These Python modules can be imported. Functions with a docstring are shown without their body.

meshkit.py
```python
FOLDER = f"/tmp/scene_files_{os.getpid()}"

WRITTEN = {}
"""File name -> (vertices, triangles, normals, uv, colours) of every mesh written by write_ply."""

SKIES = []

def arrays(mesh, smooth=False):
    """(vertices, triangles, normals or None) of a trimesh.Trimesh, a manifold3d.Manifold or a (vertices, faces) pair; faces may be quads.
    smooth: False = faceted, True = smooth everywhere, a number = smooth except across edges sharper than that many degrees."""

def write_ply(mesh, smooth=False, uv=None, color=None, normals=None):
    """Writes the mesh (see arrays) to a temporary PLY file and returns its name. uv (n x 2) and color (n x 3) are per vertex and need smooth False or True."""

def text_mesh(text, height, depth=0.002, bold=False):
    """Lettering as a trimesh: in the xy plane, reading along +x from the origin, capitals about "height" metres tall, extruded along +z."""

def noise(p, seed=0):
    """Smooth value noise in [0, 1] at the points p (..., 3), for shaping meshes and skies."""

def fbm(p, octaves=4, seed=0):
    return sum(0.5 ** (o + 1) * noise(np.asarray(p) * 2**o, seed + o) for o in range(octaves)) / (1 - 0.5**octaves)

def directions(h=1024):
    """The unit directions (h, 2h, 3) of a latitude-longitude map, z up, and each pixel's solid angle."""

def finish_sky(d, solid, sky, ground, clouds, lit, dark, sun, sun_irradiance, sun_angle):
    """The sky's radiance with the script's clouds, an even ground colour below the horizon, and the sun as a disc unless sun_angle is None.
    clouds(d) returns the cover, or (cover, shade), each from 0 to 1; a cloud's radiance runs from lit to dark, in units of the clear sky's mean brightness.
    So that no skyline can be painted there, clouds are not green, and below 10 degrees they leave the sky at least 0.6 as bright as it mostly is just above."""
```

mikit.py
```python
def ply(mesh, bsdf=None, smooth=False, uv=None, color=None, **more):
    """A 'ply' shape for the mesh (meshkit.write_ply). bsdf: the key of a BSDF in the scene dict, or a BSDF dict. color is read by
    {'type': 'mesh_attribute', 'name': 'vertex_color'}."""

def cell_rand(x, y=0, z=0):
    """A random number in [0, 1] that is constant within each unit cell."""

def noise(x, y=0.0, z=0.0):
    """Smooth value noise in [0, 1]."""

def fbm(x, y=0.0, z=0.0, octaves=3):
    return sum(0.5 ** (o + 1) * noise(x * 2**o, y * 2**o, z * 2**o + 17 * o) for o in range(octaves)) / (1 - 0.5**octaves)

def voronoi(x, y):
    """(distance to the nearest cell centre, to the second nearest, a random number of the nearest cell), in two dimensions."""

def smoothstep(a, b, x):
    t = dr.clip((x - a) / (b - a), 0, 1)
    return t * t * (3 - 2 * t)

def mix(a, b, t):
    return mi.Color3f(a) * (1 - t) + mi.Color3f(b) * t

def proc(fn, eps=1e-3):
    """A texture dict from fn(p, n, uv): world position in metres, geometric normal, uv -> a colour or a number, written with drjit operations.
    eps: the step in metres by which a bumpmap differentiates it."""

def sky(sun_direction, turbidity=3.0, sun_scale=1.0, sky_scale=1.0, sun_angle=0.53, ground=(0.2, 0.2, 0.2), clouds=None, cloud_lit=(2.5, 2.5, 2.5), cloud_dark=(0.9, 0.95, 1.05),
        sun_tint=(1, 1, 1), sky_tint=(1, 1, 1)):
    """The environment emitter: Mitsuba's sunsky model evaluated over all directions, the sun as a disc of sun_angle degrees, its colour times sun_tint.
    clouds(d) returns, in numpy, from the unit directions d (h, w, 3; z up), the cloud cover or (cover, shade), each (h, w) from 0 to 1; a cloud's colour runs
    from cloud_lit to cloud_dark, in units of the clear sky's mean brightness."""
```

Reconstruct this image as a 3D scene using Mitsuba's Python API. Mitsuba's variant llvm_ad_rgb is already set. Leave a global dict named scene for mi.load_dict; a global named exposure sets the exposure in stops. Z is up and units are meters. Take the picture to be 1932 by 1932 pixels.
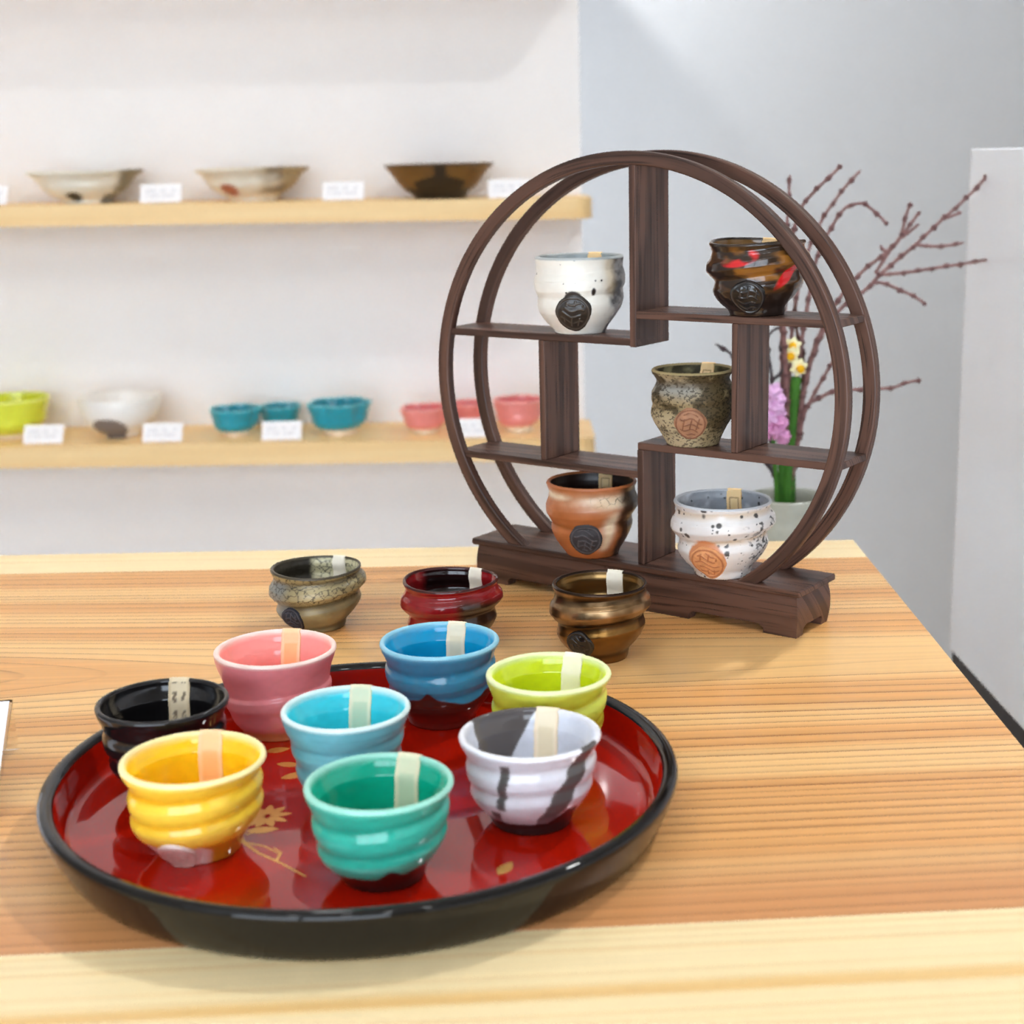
import math, random
import numpy as np
import trimesh
import manifold3d as m3
import drjit as dr
import mitsuba as mi
import mikit
import meshkit
from mikit import proc, noise, fbm, smoothstep
from shapely.geometry import Polygon

random.seed(7)
rng = np.random.default_rng(7)
T = mi.ScalarTransform4f
PI = math.pi
scene, labels = {}, {}
TZ = 0.75                      # height of the table top above the floor; shapes below are given relative to the table top
exposure = -0.08

# ------------------------------------------------------------------ camera
CAM = np.array([0, 0, 0.3052 + TZ])
FWD = np.array([0.0, 0.97343727, -0.22895387])
UPV = np.array([0.02642867, 0.22887389, 0.97309725])
FPX = 2846.1
scene['camera'] = {
    'type': 'thinlens', 'fov_axis': 'x', 'fov': math.degrees(2 * math.atan(966 / FPX)),
    'aperture_radius': 0.0026, 'focus_distance': 0.90, 'near_clip': 0.01, 'far_clip': 100.0,
    'to_world': T().look_at(origin=CAM.tolist(), target=(CAM + FWD).tolist(), up=UPV.tolist()),
}


def lin(*c):
    c = np.array(c, float) / 255.0
    return np.where(c <= 0.04045, c / 12.92, ((c + 0.055) / 1.055) ** 2.4)


def rgb(*c):
    return {'type': 'rgb', 'value': [float(v) for v in lin(*c)]}


# ------------------------------------------------------------------ the room's lamps (track spots, ceiling panels)
def disc_mesh(c, nrm, r, n=24):
    nrm = np.asarray(nrm, float) / np.linalg.norm(nrm)
    a = np.cross(nrm, [0.3, 0.9, 0.1]); a /= np.linalg.norm(a)
    b = np.cross(nrm, a)
    t = np.arange(n) * 2 * PI / n
    v = np.vstack([c, np.asarray(c) + r * (np.cos(t)[:, None] * a + np.sin(t)[:, None] * b)])
    f = np.array([[0, i + 1, (i + 1) % n + 1] for i in range(n)])
    return trimesh.Trimesh(v, f, process=False)


SPOTS = [  # position, aim, radius, radiance
    ((-1.25, 0.25, 1.40), (-1.00, 2.4, -0.1), 0.09, (32, 24, 16)),
    ((-0.60, 0.25, 1.40), (-0.60, 2.4, 0.0), 0.08, (13, 10.6, 8.6)),
    ((0.55, 0.25, 1.40), (0.35, 2.6, 0.0), 0.07, (4, 4, 4)),
    ((0.80, 1.30, 1.45), (0.0, 0.8, 0.0), 0.055, (370, 378, 382)),
    ((-0.30, 1.70, 1.45), (-0.1, 0.8, 0.0), 0.06, (34, 35, 36)),
    ((0.45, -0.25, 1.45), (0.0, 0.7, 0.0), 0.04, (52, 54, 55)),
    ((0.15, -0.25, 1.45), (0.0, 0.7, 0.0), 0.04, (44, 45, 46)),
    ((-0.15, -0.25, 1.45), (-0.1, 0.8, 0.0), 0.04, (44, 45, 46)),
    ((-0.55, -0.25, 1.45), (-0.1, 0.8, 0.0), 0.04, (44, 45, 46)),
]
PANELS = [((-1.3, -0.1), (5, 5.4, 5.9)), ((-0.9, -0.9), (8, 9.4, 11))]
scene['daylight'] = {'type': 'constant', 'radiance': {'type': 'rgb', 'value': [5.6, 6.4, 7.3]}}     # an overcast street behind the shop window
CEIL = 1.85


# ------------------------------------------------------------------ helpers
def add(key, mesh, bsdf, smooth=False, label=None, cat=None, group=None, kind=None, uv=None, color=None, shift=True, **more):
    if hasattr(mesh, 'to_mesh'):
        mm = mesh.to_mesh()
        mesh = trimesh.Trimesh(mm.vert_properties[:, :3].astype(float), mm.tri_verts, process=False)
    elif isinstance(mesh, tuple):
        v, f = np.asarray(mesh[0], float), np.asarray(mesh[1], int)
        if f.shape[1] == 4:
            f = np.vstack([f[:, [0, 1, 2]], f[:, [0, 2, 3]]])
        mesh = trimesh.Trimesh(v, f, process=False)
    else:
        mesh = mesh.copy()
    if shift:
        mesh.vertices = np.asarray(mesh.vertices) + [0, 0, TZ]
    scene[key] = mikit.ply(mesh, bsdf, smooth=smooth, uv=uv, color=color, **more)
    say(key, label, cat, group, kind)
    return key


def say(key, label=None, cat=None, group=None, kind=None):
    d = {k: v for k, v in (('label', label), ('category', cat), ('group', group), ('kind', kind)) if v}
    if d:
        labels[key] = {**labels.get(key, {}), **d}


NUM = {}


def numbered(name):
    n = NUM.get(name, -1) + 1
    NUM[name] = n
    return name if n == 0 else f'{name}_{n:03d}'


def box(lo, hi, bevel=0.0):
    lo, hi = np.asarray(lo, float), np.asarray(hi, float)
    if bevel <= 0:
        return trimesh.creation.box(bounds=[lo, hi])
    pts = []
    for ax in range(3):
        a = lo + bevel; b = hi - bevel
        a[ax], b[ax] = lo[ax], hi[ax]
        pts += [[(a, b)[i][0], (a, b)[j][1], (a, b)[k][2]] for i in (0, 1) for j in (0, 1) for k in (0, 1)]
    return trimesh.Trimesh(np.array(pts)).convex_hull


def faceted(mesh):
    v = np.asarray(mesh.vertices)[np.asarray(mesh.faces)].reshape(-1, 3)
    return trimesh.Trimesh(v, np.arange(len(v)).reshape(-1, 3), process=False)


def tube(pts, rad, sides=8, close=True):
    p = np.asarray(pts, float)
    rad = np.broadcast_to(np.asarray(rad, float), (len(p),))
    t = np.gradient(p, axis=0); t /= np.linalg.norm(t, axis=1, keepdims=True) + 1e-12
    a = np.zeros_like(p); ref = np.array([0.13, 0.97, 0.2])
    for i in range(len(p)):
        a[i] = ref - t[i] * (ref @ t[i]); a[i] /= np.linalg.norm(a[i]); ref = a[i]
    b = np.cross(t, a); ang = np.arange(sides) * 2 * PI / sides
    v = p[:, None] + rad[:, None, None] * (np.cos(ang)[None, :, None] * a[:, None] + np.sin(ang)[None, :, None] * b[:, None])
    v = v.reshape(-1, 3); n = len(p)
    f = []
    for i in range(n - 1):
        for j in range(sides):
            q = [i * sides + j, i * sides + (j + 1) % sides, (i + 1) * sides + (j + 1) % sides, (i + 1) * sides + j]
            f += [[q[0], q[1], q[2]], [q[0], q[2], q[3]]]
    if close:
        v = np.vstack([v, p[0], p[-1]]); c0, c1 = len(v) - 2, len(v) - 1
        for j in range(sides):
            f += [[c0, (j + 1) % sides, j], [c1, (n - 1) * sides + j, (n - 1) * sides + (j + 1) % sides]]
    return trimesh.Trimesh(v, f, process=False)


def resample(pts, step):
    from scipy.interpolate import PchipInterpolator
    p = np.asarray(pts, float)
    s = np.r_[0, np.cumsum(np.linalg.norm(np.diff(p, axis=0), axis=1))]
    k = max(3, int(s[-1] / step) + 1)
    return PchipInterpolator(s, p)(np.linspace(0, s[-1], k)), np.linspace(0, s[-1], k)


def join(*ms):
    return trimesh.util.concatenate(list(ms))


def vn(p, scale, seed=0, oct=3):
    return meshkit.fbm(np.asarray(p) * scale + 100.0, oct, seed)


def sstep(a, b, x):
    t = np.clip((np.asarray(x, float) - a) / (b - a), 0, 1)
    return t * t * (3 - 2 * t)


def mixc(a, b, t):
    return np.asarray(a) * (1 - np.asarray(t)[..., None]) + np.asarray(b) * np.asarray(t)[..., None]


# ------------------------------------------------------------------ materials
def mat(key, **k):
    k.setdefault('roughness', 0.5)
    scene[key] = {'type': 'twosided', 'bsdf': {'type': 'principled', **k}}


VC = {'type': 'mesh_attribute', 'name': 'vertex_color'}
mat('glaze', base_color=VC, roughness=0.12, specular=0.6)
mat('glaze_satin', base_color=VC, roughness=0.32, specular=0.5)
mat('glaze_dry', base_color=VC, roughness=0.6, specular=0.3)
mat('glaze_bronze', base_color=VC, roughness=0.27, metallic=0.92, specular=0.5)
mat('paper', base_color=VC, roughness=0.65, specular=0.25)
mat('gold_paper', base_color=VC, roughness=0.4, metallic=0.25, specular=0.4)
mat('black_lacquer', base_color=rgb(12, 10, 9), roughness=0.05, specular=0.4)
mat('red_lacquer', base_color=rgb(164, 22, 6), roughness=0.04, specular=0.5)
mat('gold_leaf', base_color=rgb(228, 178, 92), roughness=0.3, metallic=0.6)
mat('card_white', base_color=VC, roughness=0.7, specular=0.2)
mat('branch_bark', base_color=VC, roughness=0.7, specular=0.2)
mat('petal', base_color=VC, roughness=0.6, specular=0.2)
mat('lamp_metal', base_color=rgb(60, 60, 62), roughness=0.4)
mat('dark_plinth', base_color=rgb(38, 34, 32), roughness=0.6)
scene['acrylic'] = {'type': 'dielectric', 'int_ior': 1.49}

wn = proc(lambda p, n, uv: mikit.mix((0.83, 0.812, 0.802), (0.865, 0.845, 0.835), fbm(p.x * 3, p.y * 3, p.z * 3)))
mat('wall_paint', base_color=wn, roughness=0.75, specular=0.2)
mat('wall_taupe', base_color=rgb(176, 172, 168), roughness=0.7, specular=0.2)
mat('wall_grey', base_color=proc(lambda p, n, uv: mikit.mix((0.57, 0.57, 0.575), (0.61, 0.61, 0.615), fbm(p.x * 3, p.y * 3, p.z * 3))), roughness=0.75, specular=0.2)
mat('ceiling_paint', base_color=rgb(236, 234, 230), roughness=0.8, specular=0.1)
mat('floor_wood', base_color=proc(lambda p, n, uv: mikit.mix((0.50, 0.42, 0.33), (0.58, 0.49, 0.39), fbm(p.x * 2, p.y * 30, 0))), roughness=0.4)
mat('white_board', base_color=proc(lambda p, n, uv: mikit.mix((0.80, 0.83, 0.88), (0.84, 0.87, 0.91), fbm(p.y * 5, p.z * 2, 1.3))), roughness=0.35, specular=0.4)


def heart_grain(p, n, uv):
    x = p.x
    y = 0.912 + (p.y - 0.912) * dr.exp(0.1177 * x) + (p.z - TZ) * 0.4
    w = (noise(x * 4, y * 16, 3.1) - 0.5) * 0.012 + (noise(x * 7, y * 30, 1.7) - 0.5) * 0.0012
    d = dr.maximum(x + 0.40, 0.0)
    D = 0.062 * (1 - dr.exp(-d * 5.5)) + w
    yy = y - 0.890 + (noise(x * 4, 2.2, y * 3) - 0.5) * 0.008
    rho = dr.sqrt(yy * yy + D * D + 1e-7)
    ph = rho * 125 + 2.2 * noise(rho * 45, 0.5, 0.3) + 0.35 * noise(rho * 160, x * 1.2, 0.2)
    k = dr.floor(ph)
    f = ph - k
    r1 = mikit.cell_rand(k, 1.0, 2.0)
    dist = (1 - f) / (125 * dr.maximum(dr.abs(yy) / rho, 0.15))     # metres to the next dark ring
    fade = 0.6 + 0.4 * smoothstep(0.25, 0.6, noise(x * 2.2, k * 1.7, 4.0))
    line = dr.minimum(0.75 * dr.exp(-dist * dist / 2.6e-6) + 0.45 * dr.exp(-dist / 0.0036), 1.0) * (1 - smoothstep(0.90, 1.0, f)) * (0.6 + 0.4 * r1) * fade
    fibre = fbm(x * 3, y * 420, 0.0, octaves=2)
    tone = noise(rho * 34, x * 0.7, 5.0)
    light = mikit.mix(LT, MD, smoothstep(0.3, 0.75, tone) * 0.8)
    front = smoothstep(0.64, 0.57, y)
    light = mikit.mix(light, FR, front * 0.8)
    c = mikit.mix(light, DK, line * (1.0 - 0.45 * front))
    return c * (0.93 + 0.14 * fibre)


LT, MD, DK, FR = [tuple(float(v) for v in lin(*c)) for c in ((238, 190, 126), (221, 158, 92), (128, 66, 24), (200, 132, 82))]
mat('wood_heart', base_color=proc(heart_grain), roughness=0.33, specular=0.45)
S1, S2, S3 = [tuple(float(v) for v in lin(*c)) for c in ((243, 219, 170), (230, 194, 136), (222, 172, 92))]


def sap_grain(p, n, uv):
    x = p.x
    y = 0.912 + (p.y - 0.912) * dr.exp(0.1177 * x) + (p.z - TZ) * 0.4
    w = (noise(x * 3, y * 12, 8.0) - 0.5) * 0.006
    ph = (y + w + 0.004 * x) * 150 + noise((y + w) * 50, 1, 1)
    f = ph - dr.floor(ph)
    line = smoothstep(0.3, 0.95, f) * (1 - smoothstep(0.95, 1.0, f)) * mikit.cell_rand(dr.floor(ph), 3.0, 1.0)
    band = smoothstep(0.007, 0.001, dr.abs(y + w - 0.508))
    c = mikit.mix(S1, S2, 0.7 * line)
    c = mikit.mix(c, S3, 0.65 * band)
    return c * (0.95 + 0.1 * fbm(x * 12, y * 700, 0.0, octaves=2))


mat('wood_sap', base_color=proc(sap_grain), roughness=0.33, specular=0.45)
P1, P2 = [tuple(float(v) for v in lin(*c)) for c in ((240, 210, 158), (226, 186, 126))]
mat('shelf_wood', base_color=proc(lambda p, n, uv: mikit.mix(P1, P2, fbm(p.x * 3, p.y * 60, p.z * 60))), roughness=0.45, specular=0.35)
W1, W2, W3 = [tuple(float(v) for v in lin(*c)) for c in ((92, 64, 52), (66, 45, 37), (38, 24, 20))]


def wenge_grain(p, n, uv):
    u, v = uv.x, uv.y
    w = (noise(u * 16, v * 40, 0.4) - 0.5) * 0.004
    a = fbm(u * 25, (v + w) * 900, 0.7, octaves=2)
    b = noise(u * 8, (v + w) * 220, 2.2)
    c = mikit.mix(W1, W2, smoothstep(0.35, 0.7, b))
    return mikit.mix(c, W3, 0.8 * smoothstep(0.5, 0.78, a))


mat('wenge', base_color=proc(wenge_grain), roughness=0.42, specular=0.4)


def wood_uv(v, along, seed):
    v = np.asarray(v)
    o = [i for i in range(3) if i != along]
    return np.c_[v[:, along] + seed * 0.37, v[:, o[0]] + 0.83 * v[:, o[1]] + seed * 0.113]


# ------------------------------------------------------------------ the room
XL, XR, YF, YB = -2.4, 1.9, -2.2, 2.42
add('floor', box((XL, YF, -TZ - 0.05), (XR, 3.2, -TZ)), 'floor_wood', kind='structure', label='wooden floor of the shop')
add('ceiling', box((XL, YF, CEIL), (XR, 3.2, CEIL + 0.05)), 'ceiling_paint', kind='structure', label='white ceiling')
add('wall_back', box((XL, YB, -TZ), (0.122, YB + 0.12, CEIL)), 'wall_paint', kind='structure', label='off-white wall behind the two display shelves')
add('wall_rear', box((-0.3, 2.78, -TZ), (XR, 2.88, CEIL)), 'wall_grey', kind='structure', label='grey-white wall behind the branches and round stand')
add('wall_left', box((XL - 0.1, YF, -TZ), (XL, 3.2, CEIL)), 'wall_taupe', kind='structure', label='grey side wall on the left')
add('wall_right', box((XR, YF, -TZ), (XR + 0.1, 3.2, CEIL)), 'wall_taupe', kind='structure', label='grey side wall on the right')
wf = m3.Manifold.cube([XR - XL, .1, CEIL + TZ]).translate([XL, YF - .1, -TZ]) - m3.Manifold.cube([3.0, .4, 2.24]).translate([-2.38, YF - .25, -TZ + .01])
add('wall_front', wf, 'wall_taupe', kind='structure', label='grey wall with the shop window behind the camera')
fr = [box((-2.35 + k * 1.47 - .03, YF - .08, -TZ + .01), (-2.35 + k * 1.47 + .03, YF - .02, 1.5), .002) for k in range(3)] + [box((-2.38, YF - .079, z - .025), (.62, YF - .021, z + .025), .002) for z in (-TZ + .035, 1.475)]
add('window_1', join(*fr), 'lamp_metal', kind='structure', label='dark frame of the shop window')
scene['pane_glass'] = {'type': 'thindielectric'}
add('window_1__pane', (np.array([[-2.38, YF - .05, -TZ + .01], [.62, YF - .05, -TZ + .01], [.62, YF - .05, 1.5], [-2.38, YF - .05, 1.5]]), np.array([[0, 1, 2], [0, 2, 3]])), 'pane_glass')


# a small shaded lamp on the rear wall, above the frame: its shade draws the slanting edge of light on the wall
LP = np.array([0.15, 2.60, 0.85]); LA, LB_ = np.array([-0.07, 2.78, 0.857]), np.array([0.88, 2.78, -0.13])
say('wall_lamp', 'small shaded lamp above the rear wall', 'lamp')
ld = np.array([0.55, 2.78, 0.35]) - LP; ld /= np.linalg.norm(ld)
add('wall_lamp__bulb', disc_mesh(LP, ld, 0.005), 'lamp_metal', emitter={'type': 'area', 'radiance': {'type': 'rgb', 'value': [5200.0, 5300.0, 5350.0]}})
e0, e1, nb = LP + .4 * (LA - LP), LP + .15 * (LB_ - LP), np.array([-.72, 0, -.694])
q0 = [e0, e1, e1 + nb * .13, e0 + nb * .13]
pn = np.cross(e1 - e0, nb); pn /= np.linalg.norm(pn)
add('wall_lamp__shade', m3.Manifold.hull_points(np.array([p + k * .001 * pn for p in q0 for k in (-1, 1)])), 'lamp_metal')
add('wall_lamp__housing', tube([LP - ld * .05, LP - ld * .048, LP - ld * .003], [.006, .017, .017], 16), 'lamp_metal', smooth=40)
add('wall_lamp__stem', tube([LP - ld * .03, LP + np.array([0, 0, .3]), [LP[0], LP[1], CEIL + .001]], .005, 8), 'lamp_metal', smooth=40)
add('wall_lamp__bracket', tube([e0 + nb * .1, LP - ld * .03], .003, 8), 'lamp_metal', smooth=40)


# low white partition beside the table
add('wall_partition', box((0.4535, -0.6, -0.207), (0.50, 1.50, 0.3015), 0.001), 'white_board', kind='structure', label='white partition panel standing at the right edge of the table')
add('trim_1', box((0.456, -0.6, -TZ), (0.498, 1.498, -0.2068)), 'dark_plinth', kind='structure', label='dark base under the white partition panel')

# lamps
for i, (c, aim, r, L) in enumerate(SPOTS):
    key = numbered('track_spot')
    d = np.array(aim) - np.array(c); d /= np.linalg.norm(d)
    c = np.array(c)
    add(key + '__lens', disc_mesh(c, d, r), 'lamp_metal', label='glowing lens', emitter={'type': 'area', 'radiance': {'type': 'rgb', 'value': list(map(float, L))}})
    can = tube([c - d * 0.17, c - d * 0.165, c - d * 0.004], [0.02, r + 0.006, r + 0.006], 24)
    if i < 3:                                   # the wall washers carry a snoot that keeps their light off the table
        can = join(can, tube([c - d * .004, c + d * .16], [r + .006, r + .006], 24, close=False))
    add(key + '__housing', can, 'lamp_metal', smooth=40)
    add(key + '__stem', tube([c - d * 0.07, [c[0], c[1], CEIL + 0.001]], 0.008, 8), 'lamp_metal', smooth=40)
    say(key, 'dark cylinder spotlight hanging under the ceiling', 'lamp', 'ceiling spotlights')
for (x, y), L in PANELS:
    key = numbered('ceiling_panel')
    v = np.array([[x - .6, y - .07, CEIL - .021], [x + .6, y - .07, CEIL - .021], [x + .6, y + .07, CEIL - .021], [x - .6, y + .07, CEIL - .021]])
    add(key + '__diffuser', trimesh.Trimesh(v, [[0, 2, 1], [0, 3, 2]], process=False), 'ceiling_paint', emitter={'type': 'area', 'radiance': {'type': 'rgb', 'value': list(map(float, L))}})
    add(key + '__frame', box((x - .62, y - .085, CEIL - .02), (x + .62, y + .085, CEIL), .002), 'lamp_metal')
    say(key, 'flat white ceiling light panel', 'lamp', 'ceiling panels')

# ------------------------------------------------------------------ table
FAN, FY = 0.1177, 0.912            # the grain runs out very slightly: lines y = FY + c * exp(-FAN * x)


def grain_y(c, x):
    return FY + c * math.exp(-FAN * x)


def edge_x(y):
    return 0.2625 + (y - 0.7331) * 0.0236


say('table', 'wide pale cedar table top with strong straight grain carrying the tray and round stand', 'table')
XL_T = -1.0
cs = [-0.560, -0.3555, 0.2100, 0.2655]
for i, m in enumerate(('wood_sap', 'wood_heart', 'wood_sap')):
    g = 0.0001 if i else 0
    xs = np.linspace(XL_T, 0.26, 9)
    lo = [(x, grain_y(cs[i] + g, x)) for x in xs[:-1]]; hi = [(x, grain_y(cs[i + 1] - .0001, x)) for x in xs[:-1]]
    yl, yh = grain_y(cs[i] + g, .262), grain_y(cs[i + 1] - .0001, .262)
    poly = lo + [(edge_x(yl), yl), (edge_x(yh), yh)] + hi[::-1]
    b = m3.CrossSection([poly]).offset(-.0004, m3.JoinType.Miter)
    top = b.extrude(.0004).translate([0, 0, -.0004])
    bd = m3.Manifold.batch_hull([m3.CrossSection([poly]).extrude(.035).translate([0, 0, -.0358]), b.extrude(.0357).translate([0, 0, -.0357])])
    add('table__board' + (f'_{i:03d}' if i else ''), bd, m,
        label=('pale sapwood front board', 'honey-coloured heartwood board', 'narrow pale sapwood back board')[i])
XT, YT = .2625, 1.175
k = 0
for x in (-0.93, XT - 0.09):
    for y in (0.47, YT - 0.08):
        add('table__leg' + (f'_{k:03d}' if k else ''), box((x - .03, y - .03, -TZ), (x + .03, y + .03, -0.0355), .002), 'shelf_wood'); k += 1

# ------------------------------------------------------------------ lathed pottery
from scipy.interpolate import PchipInterpolator


def front_angle(x, y):
    return math.atan2(-y, -x)


class Pot:
    """A thrown pot: outer(theta, t) and inner(theta, t) radii, t from foot (0) to lip (1)."""

    def __init__(s, x, y, z0, R, H, prof, thick=0.0032, tilt=0.06, tilt_dir=0.6, wob=0.02, lipw=0.0, seed=0, nth=240, nz=150, floor=0.16, lobes=None, lean=0.0, lean_dir=0.0, zig=None):
        s.x, s.y, s.z0, s.R, s.H, s.seed = x, y, z0, R, H, seed
        s.fa = front_angle(x, y)
        pt = np.array(prof, float)
        s.pf = PchipInterpolator(pt[:, 0], pt[:, 1])
        tt = np.linspace(0, 1, 201)
        sm = np.convolve(np.pad(s.pf(tt), 24, mode='edge'), np.ones(49) / 49, 'valid')
        s.sm = PchipInterpolator(tt, sm)
        s.thick, s.tilt, s.td, s.wob, s.lipw, s.nth, s.nz, s.floor, s.lobes = thick, tilt, tilt_dir, wob, lipw, nth, nz, floor, lobes
        s.lean, s.ld = lean, lean_dir

    def teff(s, al, t):
        w = np.clip(4 * t * (1 - t), 0, 1) ** 0.7
        return np.clip(t - s.tilt * w * np.sin(al - s.td), 0, 1)

    def rad(s, al, t):
        w = sstep(0, 0.2, t) * (0.4 + 0.6 * sstep(1.0, 0.8, t))
        q = np.stack([np.cos(al) * 1.3, np.sin(al) * 1.3, t * 2.2], -1)
        r = s.R * (s.pf(s.teff(al, t)) + s.wob * w * (meshkit.fbm(q + 50, 2, s.seed) - 0.5) * 2)
        if s.lobes:
            n, a, ph = s.lobes
            r = r * (1 - a * sstep(0.25, 1, t) * np.abs(np.sin(n * (al - ph) / 2)) ** 6)
        return r

    def rad_in(s, al, t):
        base = np.minimum(s.sm(t), s.pf(np.clip(t, 0, 1)) + 0.02) * s.R - s.thick
        r = base
        if s.lobes:
            n, a, ph = s.lobes
            r = r * (1 - a * sstep(0.25, 1, t) * np.abs(np.sin(n * (al - ph) / 2)) ** 6)
        top = s.rad(al, np.ones_like(t)) - s.thick
        b = sstep(0.75, 1.0, t)
        r = r * (1 - b) + top * b
        fl = s.floor
        q = np.clip((t - fl) / 0.25, 0, 1)
        return r * np.sqrt(np.clip(1 - (1 - q) ** 2.2, 0, 1))

    def xyz(s, al, r, t):
        th = s.fa + al
        z = t * s.H + s.lipw * s.H * sstep(0.5, 1, t) * np.sin(2 * al + s.seed)
        ox = s.lean * s.R * t ** 1.5
        return np.stack([s.x + r * np.cos(th) + ox * np.cos(s.fa + s.ld), s.y + r * np.sin(th) + ox * np.sin(s.fa + s.ld), s.z0 + z], -1)

    def outer_pt(s, al, t, off=0.0):
        e = 1e-3
        p = s.xyz(al, s.rad(al, t), t)
        if np.ndim(off) == 0 and off == 0:
            return p
        pa = s.xyz(al + e, s.rad(al + e, t), t) - p
        t2 = np.clip(t + e, 0, 1) ; t1 = np.clip(t - e, 0, 1)
        pt = s.xyz(al, s.rad(al, t2), t2) - s.xyz(al, s.rad(al, t1), t1)
        n = np.cross(pa, pt); n /= np.linalg.norm(n, axis=-1, keepdims=True) + 1e-12
        return p + n * np.asarray(off)[..., None]

    def mesh(s):
        al = np.arange(s.nth) * 2 * PI / s.nth - PI
        rows, tag = [], []
        lr = s.thick / 2 / s.H
        tb = 0.012
        for r_ in (0.0, 0.5, 0.97):                                   # the foot's underside
            rows.append(('b', r_, 0.0))
        to = np.r_[np.linspace(0.004, 1 - lr, s.nz)]
        for t in to:
            rows.append(('o', 0, t))
        for a in np.linspace(0.25, PI - 0.25, 7):
            rows.append(('l', a, 1.0))
        for t in np.linspace(1 - lr, s.floor + 0.004, int(s.nz * 0.6)):
            rows.append(('i', 0, t))
        for r_ in (0.6, 0.3, 0.0):
            rows.append(('f', r_, s.floor))
        V, tt, side = [], [], []
        one = np.ones_like(al)
        for kind, a, t in rows:
            if kind == 'b':
                p = s.xyz(al, s.rad(al, one * 0.004) * a, one * 0.0)
            elif kind == 'o':
                rr = s.rad(al, one * t)
                if t < tb:
                    rr = rr - 0.0006 * (1 - t / tb)
                p = s.xyz(al, rr, one * t)
            elif kind == 'l':
                tl = 1 - lr
                ro, ri = s.rad(al, one * tl), s.rad_in(al, one * tl)
                m, h = (ro + ri) / 2, (ro - ri) / 2
                p = s.xyz(al, m + h * math.cos(a), one * (tl + math.sin(a) * lr))
            elif kind == 'i':
                p = s.xyz(al, s.rad_in(al, one * t), one * t)
            else:
                p = s.xyz(al, s.rad_in(al, one * (s.floor + 0.004)) * a, one * s.floor)
            V.append(p); tt.append(one * t); side.append(one * {'b': 0, 'o': 1, 'l': 2, 'i': 3, 'f': 4}[kind])
        V = np.array(V); n, m = V.shape[:2]
        i, j = np.meshgrid(np.arange(n - 1), np.arange(m), indexing='ij')
        j2 = (j + 1) % m
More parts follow.
